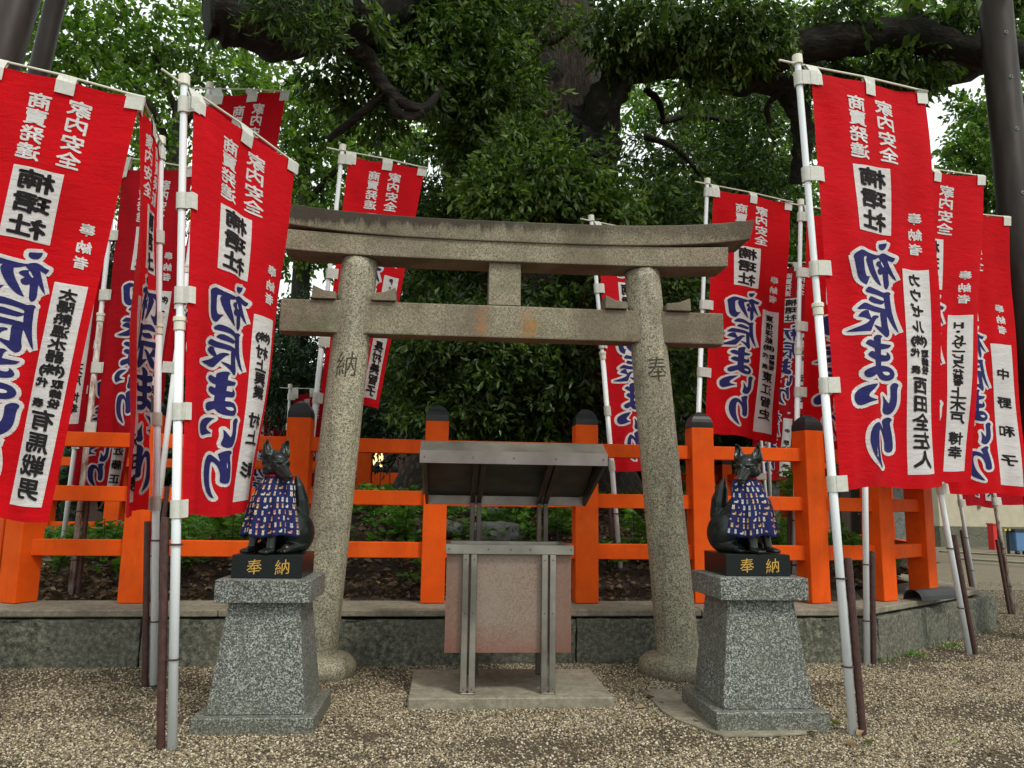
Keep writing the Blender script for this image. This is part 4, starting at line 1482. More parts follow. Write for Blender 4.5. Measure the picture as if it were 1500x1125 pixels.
# ---------------------------------------------------------------- banners
BIG = [
    ('n', 355, [(765, 165), (850, 150), (940, 135), (940, 180), (915, 240), (880, 270), (830, 278), (785, 260), (758, 220)]),
    ('n', 355, [(165, 430), (195, 385), (250, 345), (320, 308), (400, 322), (480, 345), (600, 372), (700, 385), (775, 383), (830, 345), (895, 330), (960, 360), (1030, 405), (1100, 438), (1090, 480), (1062, 512), (1010, 490), (968, 462), (990, 530), (1030, 620), (1070, 720), (1110, 810), (1135, 885), (1080, 830), (1030, 765), (998, 715), (995, 730), (1005, 830), (1020, 930), (1005, 1005), (965, 1040), (930, 1010), (910, 940), (895, 830), (880, 730), (850, 755), (810, 762), (775, 740), (752, 690), (765, 655), (800, 630), (765, 605), (730, 590), (705, 555), (730, 520), (770, 495), (822, 488), (765, 425), (740, 440), (700, 465), (625, 485), (640, 560), (680, 660), (740, 760), (800, 870), (858, 970), (810, 965), (730, 920), (640, 830), (560, 730), (500, 630), (450, 530), (440, 485), (468, 435), (400, 435), (375, 460), (372, 500), (385, 600), (400, 700), (425, 780), (460, 822), (510, 820), (565, 810), (530, 870), (480, 960), (450, 990), (400, 985), (340, 960), (290, 915), (255, 840), (235, 750), (210, 620), (190, 520)]),
    ('w', 355, [(825, 500), (850, 520), (875, 560), (900, 600), (885, 610), (855, 580), (830, 545)]),
    ('n', 425, [(412, 185), (450, 135), (500, 100), (550, 88), (620, 98), (720, 125), (820, 155), (920, 182), (960, 165), (1010, 160), (1040, 180), (1050, 210), (1032, 215), (1038, 300), (1050, 400), (1065, 520), (1090, 640), (1125, 770), (1160, 880), (1185, 965), (1130, 900), (1080, 820), (1030, 730), (990, 660), (968, 620), (975, 740), (990, 850), (1020, 940), (1010, 1000), (985, 1040), (950, 1050), (900, 1020), (830, 960), (750, 900), (690, 855), (665, 822), (720, 828), (780, 845), (845, 862), (838, 780), (825, 680), (815, 600), (830, 580), (760, 575), (640, 562), (480, 552), (380, 545), (310, 550), (280, 525), (310, 480), (360, 435), (400, 420), (480, 428), (620, 450), (760, 472), (870, 490), (942, 498), (930, 440), (920, 370), (890, 395), (850, 418), (780, 412), (680, 400), (580, 382), (510, 350), (530, 310), (570, 280), (620, 272), (680, 288), (760, 312), (850, 330), (915, 340), (912, 285), (860, 262), (740, 235), (640, 220), (520, 215), (440, 212)]),
    ('n', 425, [(300, 665), (325, 620), (370, 580), (430, 560), (510, 570), (500, 595), (540, 650), (580, 705), (620, 665), (680, 638), (740, 635), (780, 645), (785, 665), (770, 685), (740, 690), (700, 740), (650, 815), (600, 890), (560, 945), (520, 970), (400, 972), (260, 965), (150, 945), (220, 915), (330, 870), (430, 820), (490, 780), (530, 745), (460, 730), (380, 705), (310, 685)]),
    ('n', 495, [(618, 160), (650, 125), (720, 90), (800, 80), (840, 95), (860, 115), (830, 140), (820, 190), (822, 250), (900, 258), (1045, 262), (1030, 300), (980, 335), (900, 352), (822, 370), (820, 465), (900, 478), (935, 470), (952, 440), (940, 400), (990, 430), (1025, 480), (1030, 520), (1000, 560), (940, 585), (822, 598), (822, 672), (900, 672), (1000, 690), (1070, 730), (1110, 780), (1120, 840), (1090, 900), (1030, 940), (940, 958), (840, 950), (760, 920), (710, 885), (672, 850), (620, 870), (550, 905), (490, 928), (450, 915), (415, 870), (410, 820), (430, 780), (480, 750), (560, 720), (640, 695), (642, 580), (560, 565), (490, 535), (455, 490), (475, 455), (520, 425), (570, 418), (635, 438), (640, 368), (560, 350), (470, 320), (420, 280), (430, 240), (470, 210), (520, 200), (580, 215), (625, 228)]),
    ('w', 495, [(842, 798), (900, 785), (960, 785), (1000, 805), (1000, 835), (960, 852), (920, 852), (870, 835)]),
    ('n', 555, [(700, 240), (640, 280), (560, 350), (510, 400), (487, 450), (500, 490), (560, 520), (670, 542), (600, 560), (520, 580), (460, 610), (400, 635), (350, 620), (310, 570), (288, 500), (290, 430), (320, 370), (380, 310), (460, 270), (560, 248), (640, 240)]),
    ('n', 555, [(1022, 262), (1060, 210), (1110, 185), (1160, 185), (1190, 205), (1205, 235), (1185, 270), (1178, 340), (1185, 450), (1182, 560), (1160, 640), (1110, 720), (1050, 775), (980, 795), (910, 780), (870, 740), (862, 700), (880, 640), (885, 560), (875, 500), (860, 440), (900, 465), (950, 530), (1005, 580), (1030, 530), (1040, 450), (1035, 350)]),
    ('n', 615, [(848, 130), (880, 100), (940, 65), (1010, 42), (1060, 55), (1095, 90), (1060, 115), (1050, 160), (1075, 250), (1105, 360), (1125, 470), (1135, 570), (1130, 640), (1100, 680), (1050, 695), (1000, 685), (960, 650), (955, 600), (948, 520), (915, 430), (870, 350), (810, 300), (760, 285), (725, 310), (718, 400), (725, 520), (745, 630), (780, 740), (830, 830), (880, 910), (930, 978), (870, 970), (790, 930), (700, 860), (630, 750), (580, 620), (552, 500), (548, 380), (560, 280), (590, 210), (640, 170), (700, 158), (770, 175), (840, 215), (890, 260), (905, 275), (895, 230), (870, 180)]),
]
ZK = 13.24


def print_uv(x, y):
    """traced point -> cloth coordinates (u from the pole, v from the top)"""
    l = 1199 + (y - 340) * 0.0868
    r = 1364 + (y - 340) * 0.032
    u = (x - l) / (r - l)
    t = 100 + 33 * u
    b = 717 - 4 * u
    return u, (y - t) / (b - t)


def smooth_poly(P):
    Q = []
    n = len(P)
    for i in range(n):
        a, b, c = P[i - 1], P[i], P[(i + 1) % n]
        v1 = (a[0] - b[0], a[1] - b[1])
        v2 = (c[0] - b[0], c[1] - b[1])
        l1, l2 = math.hypot(*v1), math.hypot(*v2)
        cosang = (v1[0] * v2[0] + v1[1] * v2[1]) / (l1 * l2 + 1e-9)
        if cosang > -0.45:       # keep sharp corners
            Q.append(b)
        else:
            k1, k2 = min(.25, 12 / l1 * 1.0), min(.25, 12 / l2)
            k1 = k2 = .25
            Q.append((b[0] + v1[0] * k1, b[1] + v1[1] * k1))
            Q.append((b[0] + v2[0] * k2, b[1] + v2[1] * k2))
    return Q


def cdt(polys):
    vs, fs = [], []
    for P in polys:
        b = len(vs)
        vs += [Vector(p) for p in P]
        fs.append(list(range(b, b + len(P))))
    r = delaunay_2d_cdt(vs, [], fs, 1, 1e-4)
    return [tuple(v) for v in r[0]], [tuple(f) for f in r[2]]


def cut_grid(vs, fs, du=1 / 22, dv=1 / 44):
    bm = bmesh.new()
    bv = [bm.verts.new((x, y, 0)) for x, y in vs]
    for f in fs:
        try:
            bm.faces.new([bv[i] for i in f])
        except ValueError:
            pass
    xs = [v[0] for v in vs]
    ys = [v[1] for v in vs]
    k = math.floor(min(ys) / dv) + 1
    while k * dv < max(ys):
        bmesh.ops.bisect_plane(bm, geom=bm.verts[:] + bm.edges[:] + bm.faces[:], plane_co=(0, k * dv, 0), plane_no=(0, 1, 0))
        k += 1
    k = math.floor(min(xs) / du) + 1
    while k * du < max(xs):
        bmesh.ops.bisect_plane(bm, geom=bm.verts[:] + bm.edges[:] + bm.faces[:], plane_co=(k * du, 0, 0), plane_no=(1, 0, 0))
        k += 1
    bm.verts.index_update()
    V = [(v.co.x, v.co.y) for v in bm.verts]
    F = [tuple(v.index for v in f.verts) for f in bm.faces]
    bm.free()
    return V, F


class Flat:
    def __init__(self):
        self.v, self.f = [], []

    def add(self, vs, fs):
        b = len(self.v)
        self.v += vs
        self.f += [tuple(b + i for i in f) for f in fs]

    def cut(self, **k):
        self.v, self.f = cut_grid(self.v, self.f, **k)
        return self


def big_letters():
    navy = [smooth_poly([(x / ZK + 1225, y / ZK + oy) for x, y in P]) for k, oy, P in BIG if k == 'n']
    ins = [smooth_poly([(x / ZK + 1225, y / ZK + oy) for x, y in P]) for k, oy, P in BIG if k == 'w']
    outl = []
    rr = 5.0
    for P in navy:
        outl.append(P)
        n = len(P)
        for i in range(n):
            a, b = P[i], P[(i + 1) % n]
            d = (b[0] - a[0], b[1] - a[1])
            l = math.hypot(*d) or 1
            nx, ny = -d[1] / l * rr, d[0] / l * rr
            outl.append([(a[0] + nx, a[1] + ny), (a[0] - nx, a[1] - ny), (b[0] - nx, b[1] - ny), (b[0] + nx, b[1] + ny)])
            if i % 2 == 0 or l > 5:
                outl.append([(a[0] + rr * math.cos(2 * math.pi * q / 8 + .2), a[1] + rr * math.sin(2 * math.pi * q / 8 + .2)) for q in range(8)])
    res = {}
    for key, polys in (('o', outl), ('n', navy), ('i', ins)):
        vs, fs = cdt(polys)
        F = Flat()
        F.add([print_uv(x, y) for x, y in vs], fs)
        res[key] = F.cut()
    return res


BL = big_letters()


def col_text(F, s, uc, vs_, su, sv, off=0.02):
    for ch, v in zip(s, vs_):
        if ch == '㈱':
            for c2, dx, k in (('(', 0.40, 0.9), ('株', 0, 0.8), (')', -0.40, 0.9)):
                F.add(*glyph_uv(c2, uc - dx * su * -1 * -1 if False else uc + dx * su * 1.0, v, su * (0.75 if k == .8 else .8), sv * k, off * .7, 0))
        elif ch != ' ':
            F.add(*glyph_uv(ch, uc, v, su, sv, off))


WF = Flat()      # white lettering common to every banner
col_text(WF, '商賣発達', 0.355, [0.063, 0.104, 0.147, 0.190], 0.165, 0.041, 0.022)
col_text(WF, '家内安全', 0.62, [0.061, 0.102, 0.147, 0.190], 0.175, 0.041, 0.022)
WF.cut()
WF2 = Flat()
col_text(WF2, '奉納者', 0.845, [0.343, 0.384, 0.421], 0.115, 0.030, 0.014)
WF2.cut()
PB = ((0.285, 0.226), (0.615, 0.226), (0.615, 0.394), (0.285, 0.394))
KF = Flat()
col_text(KF, '楠珺社', 0.45, [0.256, 0.310, 0.364], 0.25, 0.049, 0.04)
KF.cut()
STRIP = ((0.70, 0.474), (0.935, 0.474), (0.935, 0.968), (0.70, 0.968))


def ev(a, b, n):
    return [a + (b - a) * (k + .5) / n for k in range(n)]


SU = 0.815


def donor(spec):
    F = Flat()
    for s, a, b, uoff, su, sv in spec:
        col_text(F, s, SU + uoff, ev(a, b, len(s)), su, sv, 0.03 if su > 0.11 else 0.012)
    return F.cut()


D_R1 = [('カウゼル', .48, .635, 0, .145, .034), ('㈱', .635, .665, 0, .17, .03), ('取締役', .672, .732, .055, .085, .02), ('代', .672, .69, -.05, .085, .02), ('表', .712, .732, -.05, .085, .02), ('西田全左人', .737, .955, 0, .165, .042)]
D_A = [('太陽熱温水器', .485, .655, 0, .13, .028), ('㈱', .655, .685, 0, .17, .03), ('取締役', .69, .755, .055, .085, .02), ('代', .69, .71, -.05, .085, .02), ('表', .735, .755, -.05, .085, .02), ('有馬戦男', .757, .955, 0, .17, .047)]
D_B = [('㈱', .515, .545, 0, .17, .032), ('村上興業', .555, .70, 0, .15, .036), ('村上', .735, .825, 0, .17, .04), ('彰', .865, .91, 0, .18, .044)]
D_R2 = [('H・Kサービス', .495, .645, 0, .14, .026), ('代表者', .65, .70, 0, .11, .02), ('上木戸', .705, .82, 0, .18, .04), ('博幸', .845, .93, 0, .18, .04)]
D_R3 = [('中野和子', .53, .93, 0, .16, .04)]
D_CR = [('東信洋紙', .49, .61, 0, .13, .028), ('㈱', .61, .64, 0, .17, .028), ('取締役', .65, .715, .055, .085, .02), ('代', .65, .67, -.05, .085, .02), ('表', .695, .715, -.05, .085, .02), ('東江智史', .72, .92, 0, .17, .043)]
D_CL = [('P・C', .48, .56, 0, .13, .028), ('長村美智子', .74, .96, 0, .17, .043)]
D_N = [('有限会社プロパティーズ大西', .47, .72, 0, .10, .018), ('取締役', .73, .79, .055, .085, .02), ('永田博', .80, .95, 0, .17, .04)]
D_O = [('㈱', .49, .52, 0, .17, .03), ('工務店', .54, .66, 0, .15, .035), ('近藤正', .74, .94, 0, .17, .045)]


def slab_uv(Q, du=1 / 22, dv=1 / 44):
    F = Flat()
    F.add([Q[0], Q[1], Q[2], Q[3]], [(0, 1, 2, 3)])
    return F.cut(du=du, dv=dv)


def banner(label, base, top, Yb, TL, TR, BLc, BRc, dY, don, seed, zbase=0.0, mat='red', stake='R', polemat='pole', wave=1.3, detail=True, bulge=0.0, rodback=0.16, stake_h=1.0, dYtop=0.0, group='red votive banners on white poles', short='', curl=0.0, pole=True):
    rnd = random.Random(seed)
    if Yb is None:
        B0 = gr(base[0], base[1], zbase)
        Yb = B0.y
    else:
        B0 = at(base[0], base[1], Yb)
    T0 = at(top[0], top[1], Yb + dYtop)
    root = empty('votive_banner', B0, label, 'banner', group)
    off = Matrix.Translation(-B0)
    def fin(o):
        o.matrix_parent_inverse = off
        return o
    def polept(v_):
        # pole point at the picture height of pixel row v_
        for t in (0,):
            pass
        lo, hi = 0.0, 1.0
        t = (base[1] - v_) / (base[1] - top[1])
        for _ in range(4):
            p = B0.lerp(T0, t)
            d = (p - Vector((0, 0, CAM_H)))
            zc = d.dot(Vector(BF))
            vv = CY - FPX * d.dot(Vector(BU)) / zc
            t += (vv - v_) / (base[1] - top[1])
        return B0.lerp(T0, t)
    pr = 0.027
    if pole:
        mid = B0.lerp(T0, 0.62 + rnd.uniform(-.03, .03))
        o = fin(MB().tube([B0, mid], pr, 14).obj('pole', polemat, root, smooth=False))
        for p in o.data.polygons:
            p.use_smooth = len(p.vertices) == 4
        o2 = MB().tube([mid, T0], pr * 0.82, 14).obj('upper_tube', 'pole', o)
        d = (T0 - B0).normalized()
        for c, h, r in ((mid, 0.07, pr * 1.25), (mid + d * 0.035, 0.03, pr * 1.45), (T0, 0.07, pr * 1.3)):
            MB().tube([c - d * h / 2, c + d * h / 2], r, 14).obj('joint_collar', 'ivory', o, bevel=0.003)
    # cloth corners
    YL = lambda v_: polept(v_).y
    cTL, cBL = at(TL[0], TL[1], polept(TL[1]).y - 0.02), at(BLc[0], BLc[1], polept(BLc[1]).y - 0.02)
    cTR, cBR = at(TR[0], TR[1], Yb + dYtop + dY), at(BRc[0], BRc[1], Yb + dY)
    f1, f2, f3 = rnd.uniform(0, 6), rnd.uniform(0, 6), rnd.uniform(0, 6)
    nrm = (cTR - cTL).cross(cBL - cTL).normalized()
    if nrm.dot(Vector((0, 0, CAM_H)) - cTL) < 0:
        nrm = -nrm
    def Sf(u, v):
        p = cTL.lerp(cTR, u).lerp(cBL.lerp(cBR, u), v)
        a = 0.020 * wave
        wv = a * math.sin(2 * math.pi * (1.25 * u + 0.25 * v) + f1) * (0.45 + 0.75 * v)
        wv += 0.012 * wave * math.sin(2 * math.pi * (2.6 * u - 0.5 * v) + f2) * min(1, v * 2)
        wv += 0.007 * wave * math.sin(2 * math.pi * (0.7 * u + 2.2 * v) + f3)
        wv += 0.007 * wave * math.sin(2 * math.pi * (4.1 * u + 0.35 * math.sin(3 * v + f3)) + f3) * (0.3 + v)
        # drag folds fanning from the top left tie
        wv += 0.010 * wave * math.exp(-4 * v) * math.sin(9 * math.atan2(v + .02, u + .08) + f2)
        edge = min(1, u * 8)
        wv *= edge
        wv += curl * (max(0, u - 0.75) / 0.25) ** 2
        wv += curl * 0.8 * (max(0, 0.18 - u) / 0.18) ** 2
        p = p + nrm * wv
        # side edge bows, top edge sags between ties
        p = p + (cTR - cTL) * (bulge * math.sin(math.pi * v) * u)
        p.z -= 0.014 * (abs(math.sin(2 * math.pi * u)) ** 1.0) * math.exp(-14 * v)
        p.z += 0.012 * math.sin(2.4 * math.pi * u + f1) * v * v
        return p
    nu, nv = (22, 44) if detail else (10, 18)
    vs = [Sf(i / nu, j / nv) for j in range(nv + 1) for i in range(nu + 1)]
    fs = [(j * (nu + 1) + i, j * (nu + 1) + i + 1, (j + 1) * (nu + 1) + i + 1, (j + 1) * (nu + 1) + i) for j in range(nv) for i in range(nu)]
    me = bpy.data.meshes.new('cloth')
    me.from_pydata(vs, [], fs)
    for p in me.polygons:
        p.use_smooth = True
    cl = fin(link('cloth', me, mat, root))
    def lay(F, lift, name, m, bold=None):
        e = 0.01
        V = []
        Fv, Ff = F.v, F.f
        if bold:
            Fv, Ff = [], []
            ex = []
            for k_, (a_, b_) in enumerate(((0, 0), (1, .45), (-1, -.45), (.5, -.9), (-.5, .9))):
                b0 = len(Fv)
                Fv += [(u + a_ * bold, v + b_ * bold * .36) for u, v in F.v]
                ex += [0.0003 * k_] * len(F.v)
                Ff += [tuple(b0 + i for i in f) for f in F.f]
        for qi, (u, v) in enumerate(Fv):
            p = Sf(u, v)
            n = (Sf(u + e, v) - p).cross(Sf(u, v + e) - p).normalized()
            if n.dot(nrm) < 0:
                n = -n
            V.append(p + n * (lift + (ex[qi] if bold else 0)))
        me = bpy.data.meshes.new(name)
        me.from_pydata(V, [], Ff)
        for p in me.polygons:
            p.use_smooth = True
        return link(name, me, m, cl)
    k = 1.0 if detail else 2.0
    lay(slab_uv(PB), 0.0035 * k, 'white_panel', 'white')
    if don is not None:
        lay(slab_uv(STRIP), 0.0035 * k, 'white_panel', 'white')
    lay(WF, 0.0035 * k, 'blessing_lettering', 'white', 0.0038)
    lay(WF2, 0.0035 * k, 'dedication_lettering', 'white', 0.003)
    lay(BL['o'], 0.0035 * k, 'letter_outline', 'white')
    lay(BL['n'], 0.0060 * k, 'navy_lettering', 'navy')
    if detail:
        lay(BL['i'], 0.0085 * k, 'letter_inset', 'white')
    lay(KF, 0.0065 * k, 'shrine_name', 'ink', 0.006)
    dd = donor(don)
    lay(dd, 0.0065 * k, 'donor_name', 'ink', 0.0045)
    # cross rod
    a = T0 - (T0 - B0).normalized() * 0.03
    rd = (cTR - a)
    e = a - rd.normalized() * rodback
    rod_end = a + rd * 1.015
    rod = fin(MB().tube([e, a, a.lerp(rod_end, .5) + Vector((0, 0, 0.012)), rod_end], 0.0075, 8).obj('cross_rod', 'ivory', root))
    # top ties over the rod
    for u in (0.03, 0.5, 0.97):
        w_ = 0.052
        ps = []
        c = Sf(u, 0.0)
        rodp = a + rd * max(0, min(1, (c - a).dot(rd) / rd.length_squared))
        s = (cTR - cTL).normalized() * w_
        upv = Vector((0, 0, 0.012))
        du_ = w_ / max(0.2, (cTR - cTL).length)
        rl = [rodp - s, rodp + s]
        vs = []
        for sg_, r_ in ((-1, rl[0]), (1, rl[1])):
            uu = min(1.0, max(0.0, u + sg_ * du_))
            ex = (u + sg_ * du_ - uu) * (cTR - cTL)
            d1 = Sf(uu, 0.004) + ex
            d2 = Sf(uu, 0.034) + ex
            vs += [r_ + upv, r_ + nrm * 0.014, d1 + nrm * 0.014, d2 + nrm * 0.012, r_ - nrm * 0.012, d1 - nrm * 0.012, d2 - nrm * 0.012]
        fs = [(0, 1, 8, 7), (1, 2, 9, 8), (2, 3, 10, 9), (0, 4, 11, 7), (4, 5, 12, 11), (5, 6, 13, 12)]
        t = fin(MB().add(vs, fs).obj('hanging_tab', 'tab', root))
        md = t.modifiers.new('solid', 'SOLIDIFY')
        md.thickness = 0.003
    # side ties round the pole
    for v in (0.0, 0.262, 0.492, 0.765, 0.985):
        c = Sf(0.0, v if v > 0 else 0.018)
        tpar = max(0, min(1, (c - B0).dot(T0 - B0) / (T0 - B0).length_squared))
        pp = B0.lerp(T0, tpar)
        d = (T0 - B0).normalized()
        rr = pr * 1.3
        h = 0.052
        mb = MB()
        mb.tube([pp - d * h, pp + d * h], rr, 14, cap=False)
        side = Sf(0.085, v if v > 0 else 0.018) - pp
        s0 = (c - pp)
        fr = nrm * 0.009
        vv_ = min(1, v if v > 0 else 0.018)
        qs = [pp + nrm * rr] + [Sf(uu, vv_) + nrm * 0.011 for uu in (0.0, 0.014, 0.028, 0.044)]
        mb.add([q_ + d * h * sg_ for q_ in qs for sg_ in (-1, 1)], [(2 * i_, 2 * i_ + 1, 2 * i_ + 3, 2 * i_ + 2) for i_ in range(4)])
        t = fin(mb.obj('side_tab', 'tab', root))
        md = t.modifiers.new('solid', 'SOLIDIFY')
        md.thickness = 0.003
    # ground stake with two rings holding the pole
    if stake:
        sg = 1 if stake == 'R' else -1
        d = (T0 - B0).normalized()
        sx = Vector((sg * 0.062, 0.0, 0))
        st = empty('steel_stake', B0 + sx, 'brown steel stake holding ' + short, 'stake', 'brown stakes holding banner poles')
        offs = Matrix.Translation(-(B0 + sx))
        top_ = B0 + sx + d * stake_h
        o = MB().tube([B0 + sx - d * 0.06, top_], 0.024, 12).obj('stake_tube', 'stake', st, bevel=0.002)
        o.matrix_parent_inverse = offs
        for t_ in (0.38, 0.88):
            c = B0 + d * stake_h * t_
            n = 16
            pts = [c + Vector(((0.036) * math.cos(2 * math.pi * q / n), 0.036 * math.sin(2 * math.pi * q / n), 0)) for q in range(n + 1)]
            o = MB().tube(pts, 0.0055, 6, cap=False).obj('stake_ring', 'stake', st)
            o.matrix_parent_inverse = offs
    return root


banner('tall red banner in the right foreground, the nearest and largest on that side',
       short='the pole of the nearest right hand banner', base=(1250, 1077), top=(1168, 88), Yb=4.86, TL=(1188, 104), TR=(1356, 134), BLc=(1231, 716), BRc=(1376, 713), dY=0.32, don=D_R1, seed=1, stake='R', bulge=0.02, stake_h=1.08, dYtop=0.0)
banner('red banner just right of the tallest right one, its name strip beginning with H',
       short='the thin pole standing against the corner of the stone wall', base=(1270, 973), top=(1262, 232), Yb=None, TL=(1300, 246), TR=(1440, 258), BLc=(1291, 700), BRc=(1418, 706), dY=0.25, don=D_R2, seed=2, stake='R', stake_h=1.0, mat='red')
banner('red banner at the right edge with four widely spaced characters on its strip',
       short='the leaning pole in front of the receding stone wall at right', base=(1420, 958), top=(1302, 300), Yb=None, TL=(1318, 308), TR=(1478, 318), BLc=(1386, 722), BRc=(1506, 726), dY=0.25, don=D_R3, seed=3, stake='R', stake_h=1.15)
banner('steeply angled red banner beside the left pedestal, its cross rod sloping down to the right',
       short='the nearest left pole beside the granite pedestal', base=(252, 1098), top=(270, 118), Yb=4.70, TL=(284, 142), TR=(431, 238), BLc=(266, 757), BRc=(366, 752), dY=0.72, don=D_B, seed=4, stake='L', stake_h=1.28, bulge=0.03)
banner('very narrow red banner seen almost edge on between two left hand banners',
       short='the pole of the edge on banner, behind the nearest left pole', base=(225, 1003), top=(236, 206), Yb=6.2, TL=(234, 215), TR=(210, 146), BLc=(214, 744), BRc=(184, 757), dY=-0.95, don=D_N, seed=5, stake='L', stake_h=1.2, rodback=0.02)
banner('red banner cut by the left edge of the picture with a long white donor strip',
       short='the pole of the leftmost banner', base=(-95, 1095), top=(-24, 76), Yb=4.45, TL=(-14, 92), TR=(206, 142), BLc=(-150, 742), BRc=(72, 765), dY=0.12, don=D_A, seed=6, stake='L', wave=0.8, bulge=-0.01)
banner('shaded red banner hanging behind the narrow edge on one, left of the gate',
       short='a rusty pole behind the fence, between the two leftmost posts', base=(103, 875), top=(173, 226), Yb=None, TL=(180, 248), TR=(283, 246), BLc=(140, 634), BRc=(228, 640), dY=-0.30, don=D_O, seed=7, zbase=.46, mat='shaded_red', stake='R', polemat='pole_rust', stake_h=0.9, wave=1.5)
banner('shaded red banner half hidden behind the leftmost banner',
       short='a leaning pole low behind the leftmost fence post', base=(30, 838), top=(62, 245), Yb=7.9, TL=(70, 262), TR=(170, 268), BLc=(26, 628), BRc=(120, 634), dY=0.1, don=D_R2, seed=8, zbase=.46, mat='shaded_red', stake='R', stake_h=0.7)
banner('shaded red banner rising highest behind the steeply angled left hand banner',
       short='a pole inside the fence behind the nearest left poles', base=(215, 878), top=(307, 126), Yb=7.3, TL=(316, 140), TR=(420, 134), BLc=(236, 545), BRc=(348, 560), dY=0.3, don=D_O, seed=9, zbase=.46, mat='shaded_red', stake='R')
banner('red banner passing behind the left pillar of the stone gate',
       (432, 880), (502, 217), None, (511, 228), (623, 246), (468, 590), (555, 597), 0.25, D_CL, 10, zbase=.46, stake=None)
banner('red banner passing behind the right pillar of the stone gate',
       short='the pole between the steel stand and the right stone pillar', base=(912, 872), top=(866, 320), Yb=None, TL=(876, 332), TR=(962, 345), BLc=(895, 688), BRc=(970, 694), dY=0.55, don=D_N, seed=11, zbase=.46, stake='L', stake_h=0.95)
banner('red banner with a long strip standing inside the fence above the right fox',
       (1013, 872), (1036, 266), None, (1045, 276), (1160, 296), (1033, 632), (1137, 648), 0.3, D_CR, 12, zbase=.46, stake=None)
banner('red banner mostly hidden behind the tall right foreground banner, its pole bare beside it',
       short='the pole behind the fence just right of the right fox', base=(1163, 878), top=(1173, 297), Yb=None, TL=(1182, 312), TR=(1286, 322), BLc=(1174, 658), BRc=(1270, 664), dY=0.3, don=D_R3, seed=13, zbase=.46, stake='L', stake_h=0.9)
banner('small distant red banner between two nearer ones right of the gate',
       (1130, 800), (1118, 385), 11.2, (1125, 396), (1205, 384), (1112, 600), (1186, 606), 0.3, D_O, 14, mat='shaded_red', stake=None, detail=False)
banner('distant shaded red banner at far left, its name strip showing between the fence rails',
       (85, 850), (140, 420), 9.4, (146, 430), (228, 432), (104, 722), (176, 732), 0.1, D_O, 15, mat='shaded_red', stake=None, detail=False)
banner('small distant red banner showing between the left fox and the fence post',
       (349, 826), (364, 592), 14.0, (368, 600), (417, 612), (352, 780), (402, 792), 0.2, D_O, 16, mat='shaded_red', stake=None, detail=False)
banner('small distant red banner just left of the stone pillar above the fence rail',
       (412, 826), (425, 566), 12.5, (430, 578), (486, 572), (418, 760), (472, 764), 0.2, D_R1, 17, mat='shaded_red', stake=None, detail=False)
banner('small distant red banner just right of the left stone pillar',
       (478, 812), (490, 590), 16.0, (494, 598), (536, 608), (488, 728), (528, 734), 0.2, D_R2, 18, mat='shaded_red', stake=None, detail=False)
banner('distant red banner low at the right edge, left of the other low one',
       short='the left of two distant leaning poles on the gravel at right', base=(1430, 873), top=(1352, 420), Yb=11.5, TL=(1362, 430), TR=(1452, 432), BLc=(1412, 740), BRc=(1460, 744), dY=0.2, don=D_R1, seed=19, mat='shaded_red', stake='L', detail=False)
banner('distant red banner low at the right edge, its rust marked pole standing on gravel',
       short='the rust marked pole nearest the right edge', base=(1486, 901), top=(1398, 400), Yb=10.1, TL=(1408, 410), TR=(1500, 416), BLc=(1462, 738), BRc=(1552, 744), dY=0.2, don=D_R2, seed=20, mat='shaded_red', stake='L', detail=False, polemat='pole_rust')
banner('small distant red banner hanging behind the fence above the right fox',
       (1128, 800), (1104, 520), 12.5, (1108, 530), (1170, 534), (1100, 700), (1160, 704), 0.2, D_R3, 21, mat='shaded_red', stake=None, detail=False)


# ---------------------------------------------------------------- dark brown steel columns
def dark_column(label, p0, p1, r, bolts=()):
    b = Vector(p0)
    root = empty('steel_column', b, label, 'column', None)
    off = Matrix.Translation(-b)
    o = MB().tube([p0, p1], r, 40).obj('shaft', 'column', root, smooth=False)
    for p in o.data.polygons:
        p.use_smooth = len(p.vertices) == 4
    o.matrix_parent_inverse = off
    for (u, v) in bolts:
        # bolt on the face toward the camera
        d = Vector(ray(u, v)).normalized()
        ax = (Vector(p1) - Vector(p0)).normalized()
        o0 = Vector((0, 0, CAM_H)) - Vector(p0)
        dd = d - ax * d.dot(ax)
        oo = o0 - ax * o0.dot(ax)
        A, B_, C_ = dd.dot(dd), 2 * dd.dot(oo), oo.dot(oo) - r * r
        disc = B_ * B_ - 4 * A * C_
        if disc < 0:
            continue
        t = (-B_ - math.sqrt(disc)) / (2 * A)
        hit = Vector((0, 0, CAM_H)) + d * t
        n = (hit - Vector(p0))
        n = (n - ax * n.dot(ax)).normalized()
        for rr, h, m in ((0.022, 0.004, 'verdigris'), (0.010, 0.012, 'cap')):
            q = MB().tube([hit - n * 0.004, hit + n * h], rr, 12).obj('bolt', m, root)
            q.matrix_parent_inverse = off


def lean(u0, v0, u1, v1, Y, r, label, bolts=()):
    a, b = at(u0, v0, Y), at(u1, v1, Y)
    t = (0 - a.z) / (b.z - a.z)
    base = a.lerp(b, t)
    top = base + (a - base).normalized() * 9
    dark_column(label, base, top, r, bolts)


lean(1457, 0, 1487, 311, 8.1, 0.183, 'thick dark brown steel column with small bolts at the right edge of the picture', ((1474, 47), (1481, 112), (1490, 188), (1499, 282)))
lean(28, 0, -2, 100, 6.3, 0.15, 'leaning dark brown steel prop at the left edge, the nearer of two')
lean(82, 0, 57, 105, 7.2, 0.09, 'thinner leaning dark steel prop just right of the nearer one at the left edge')


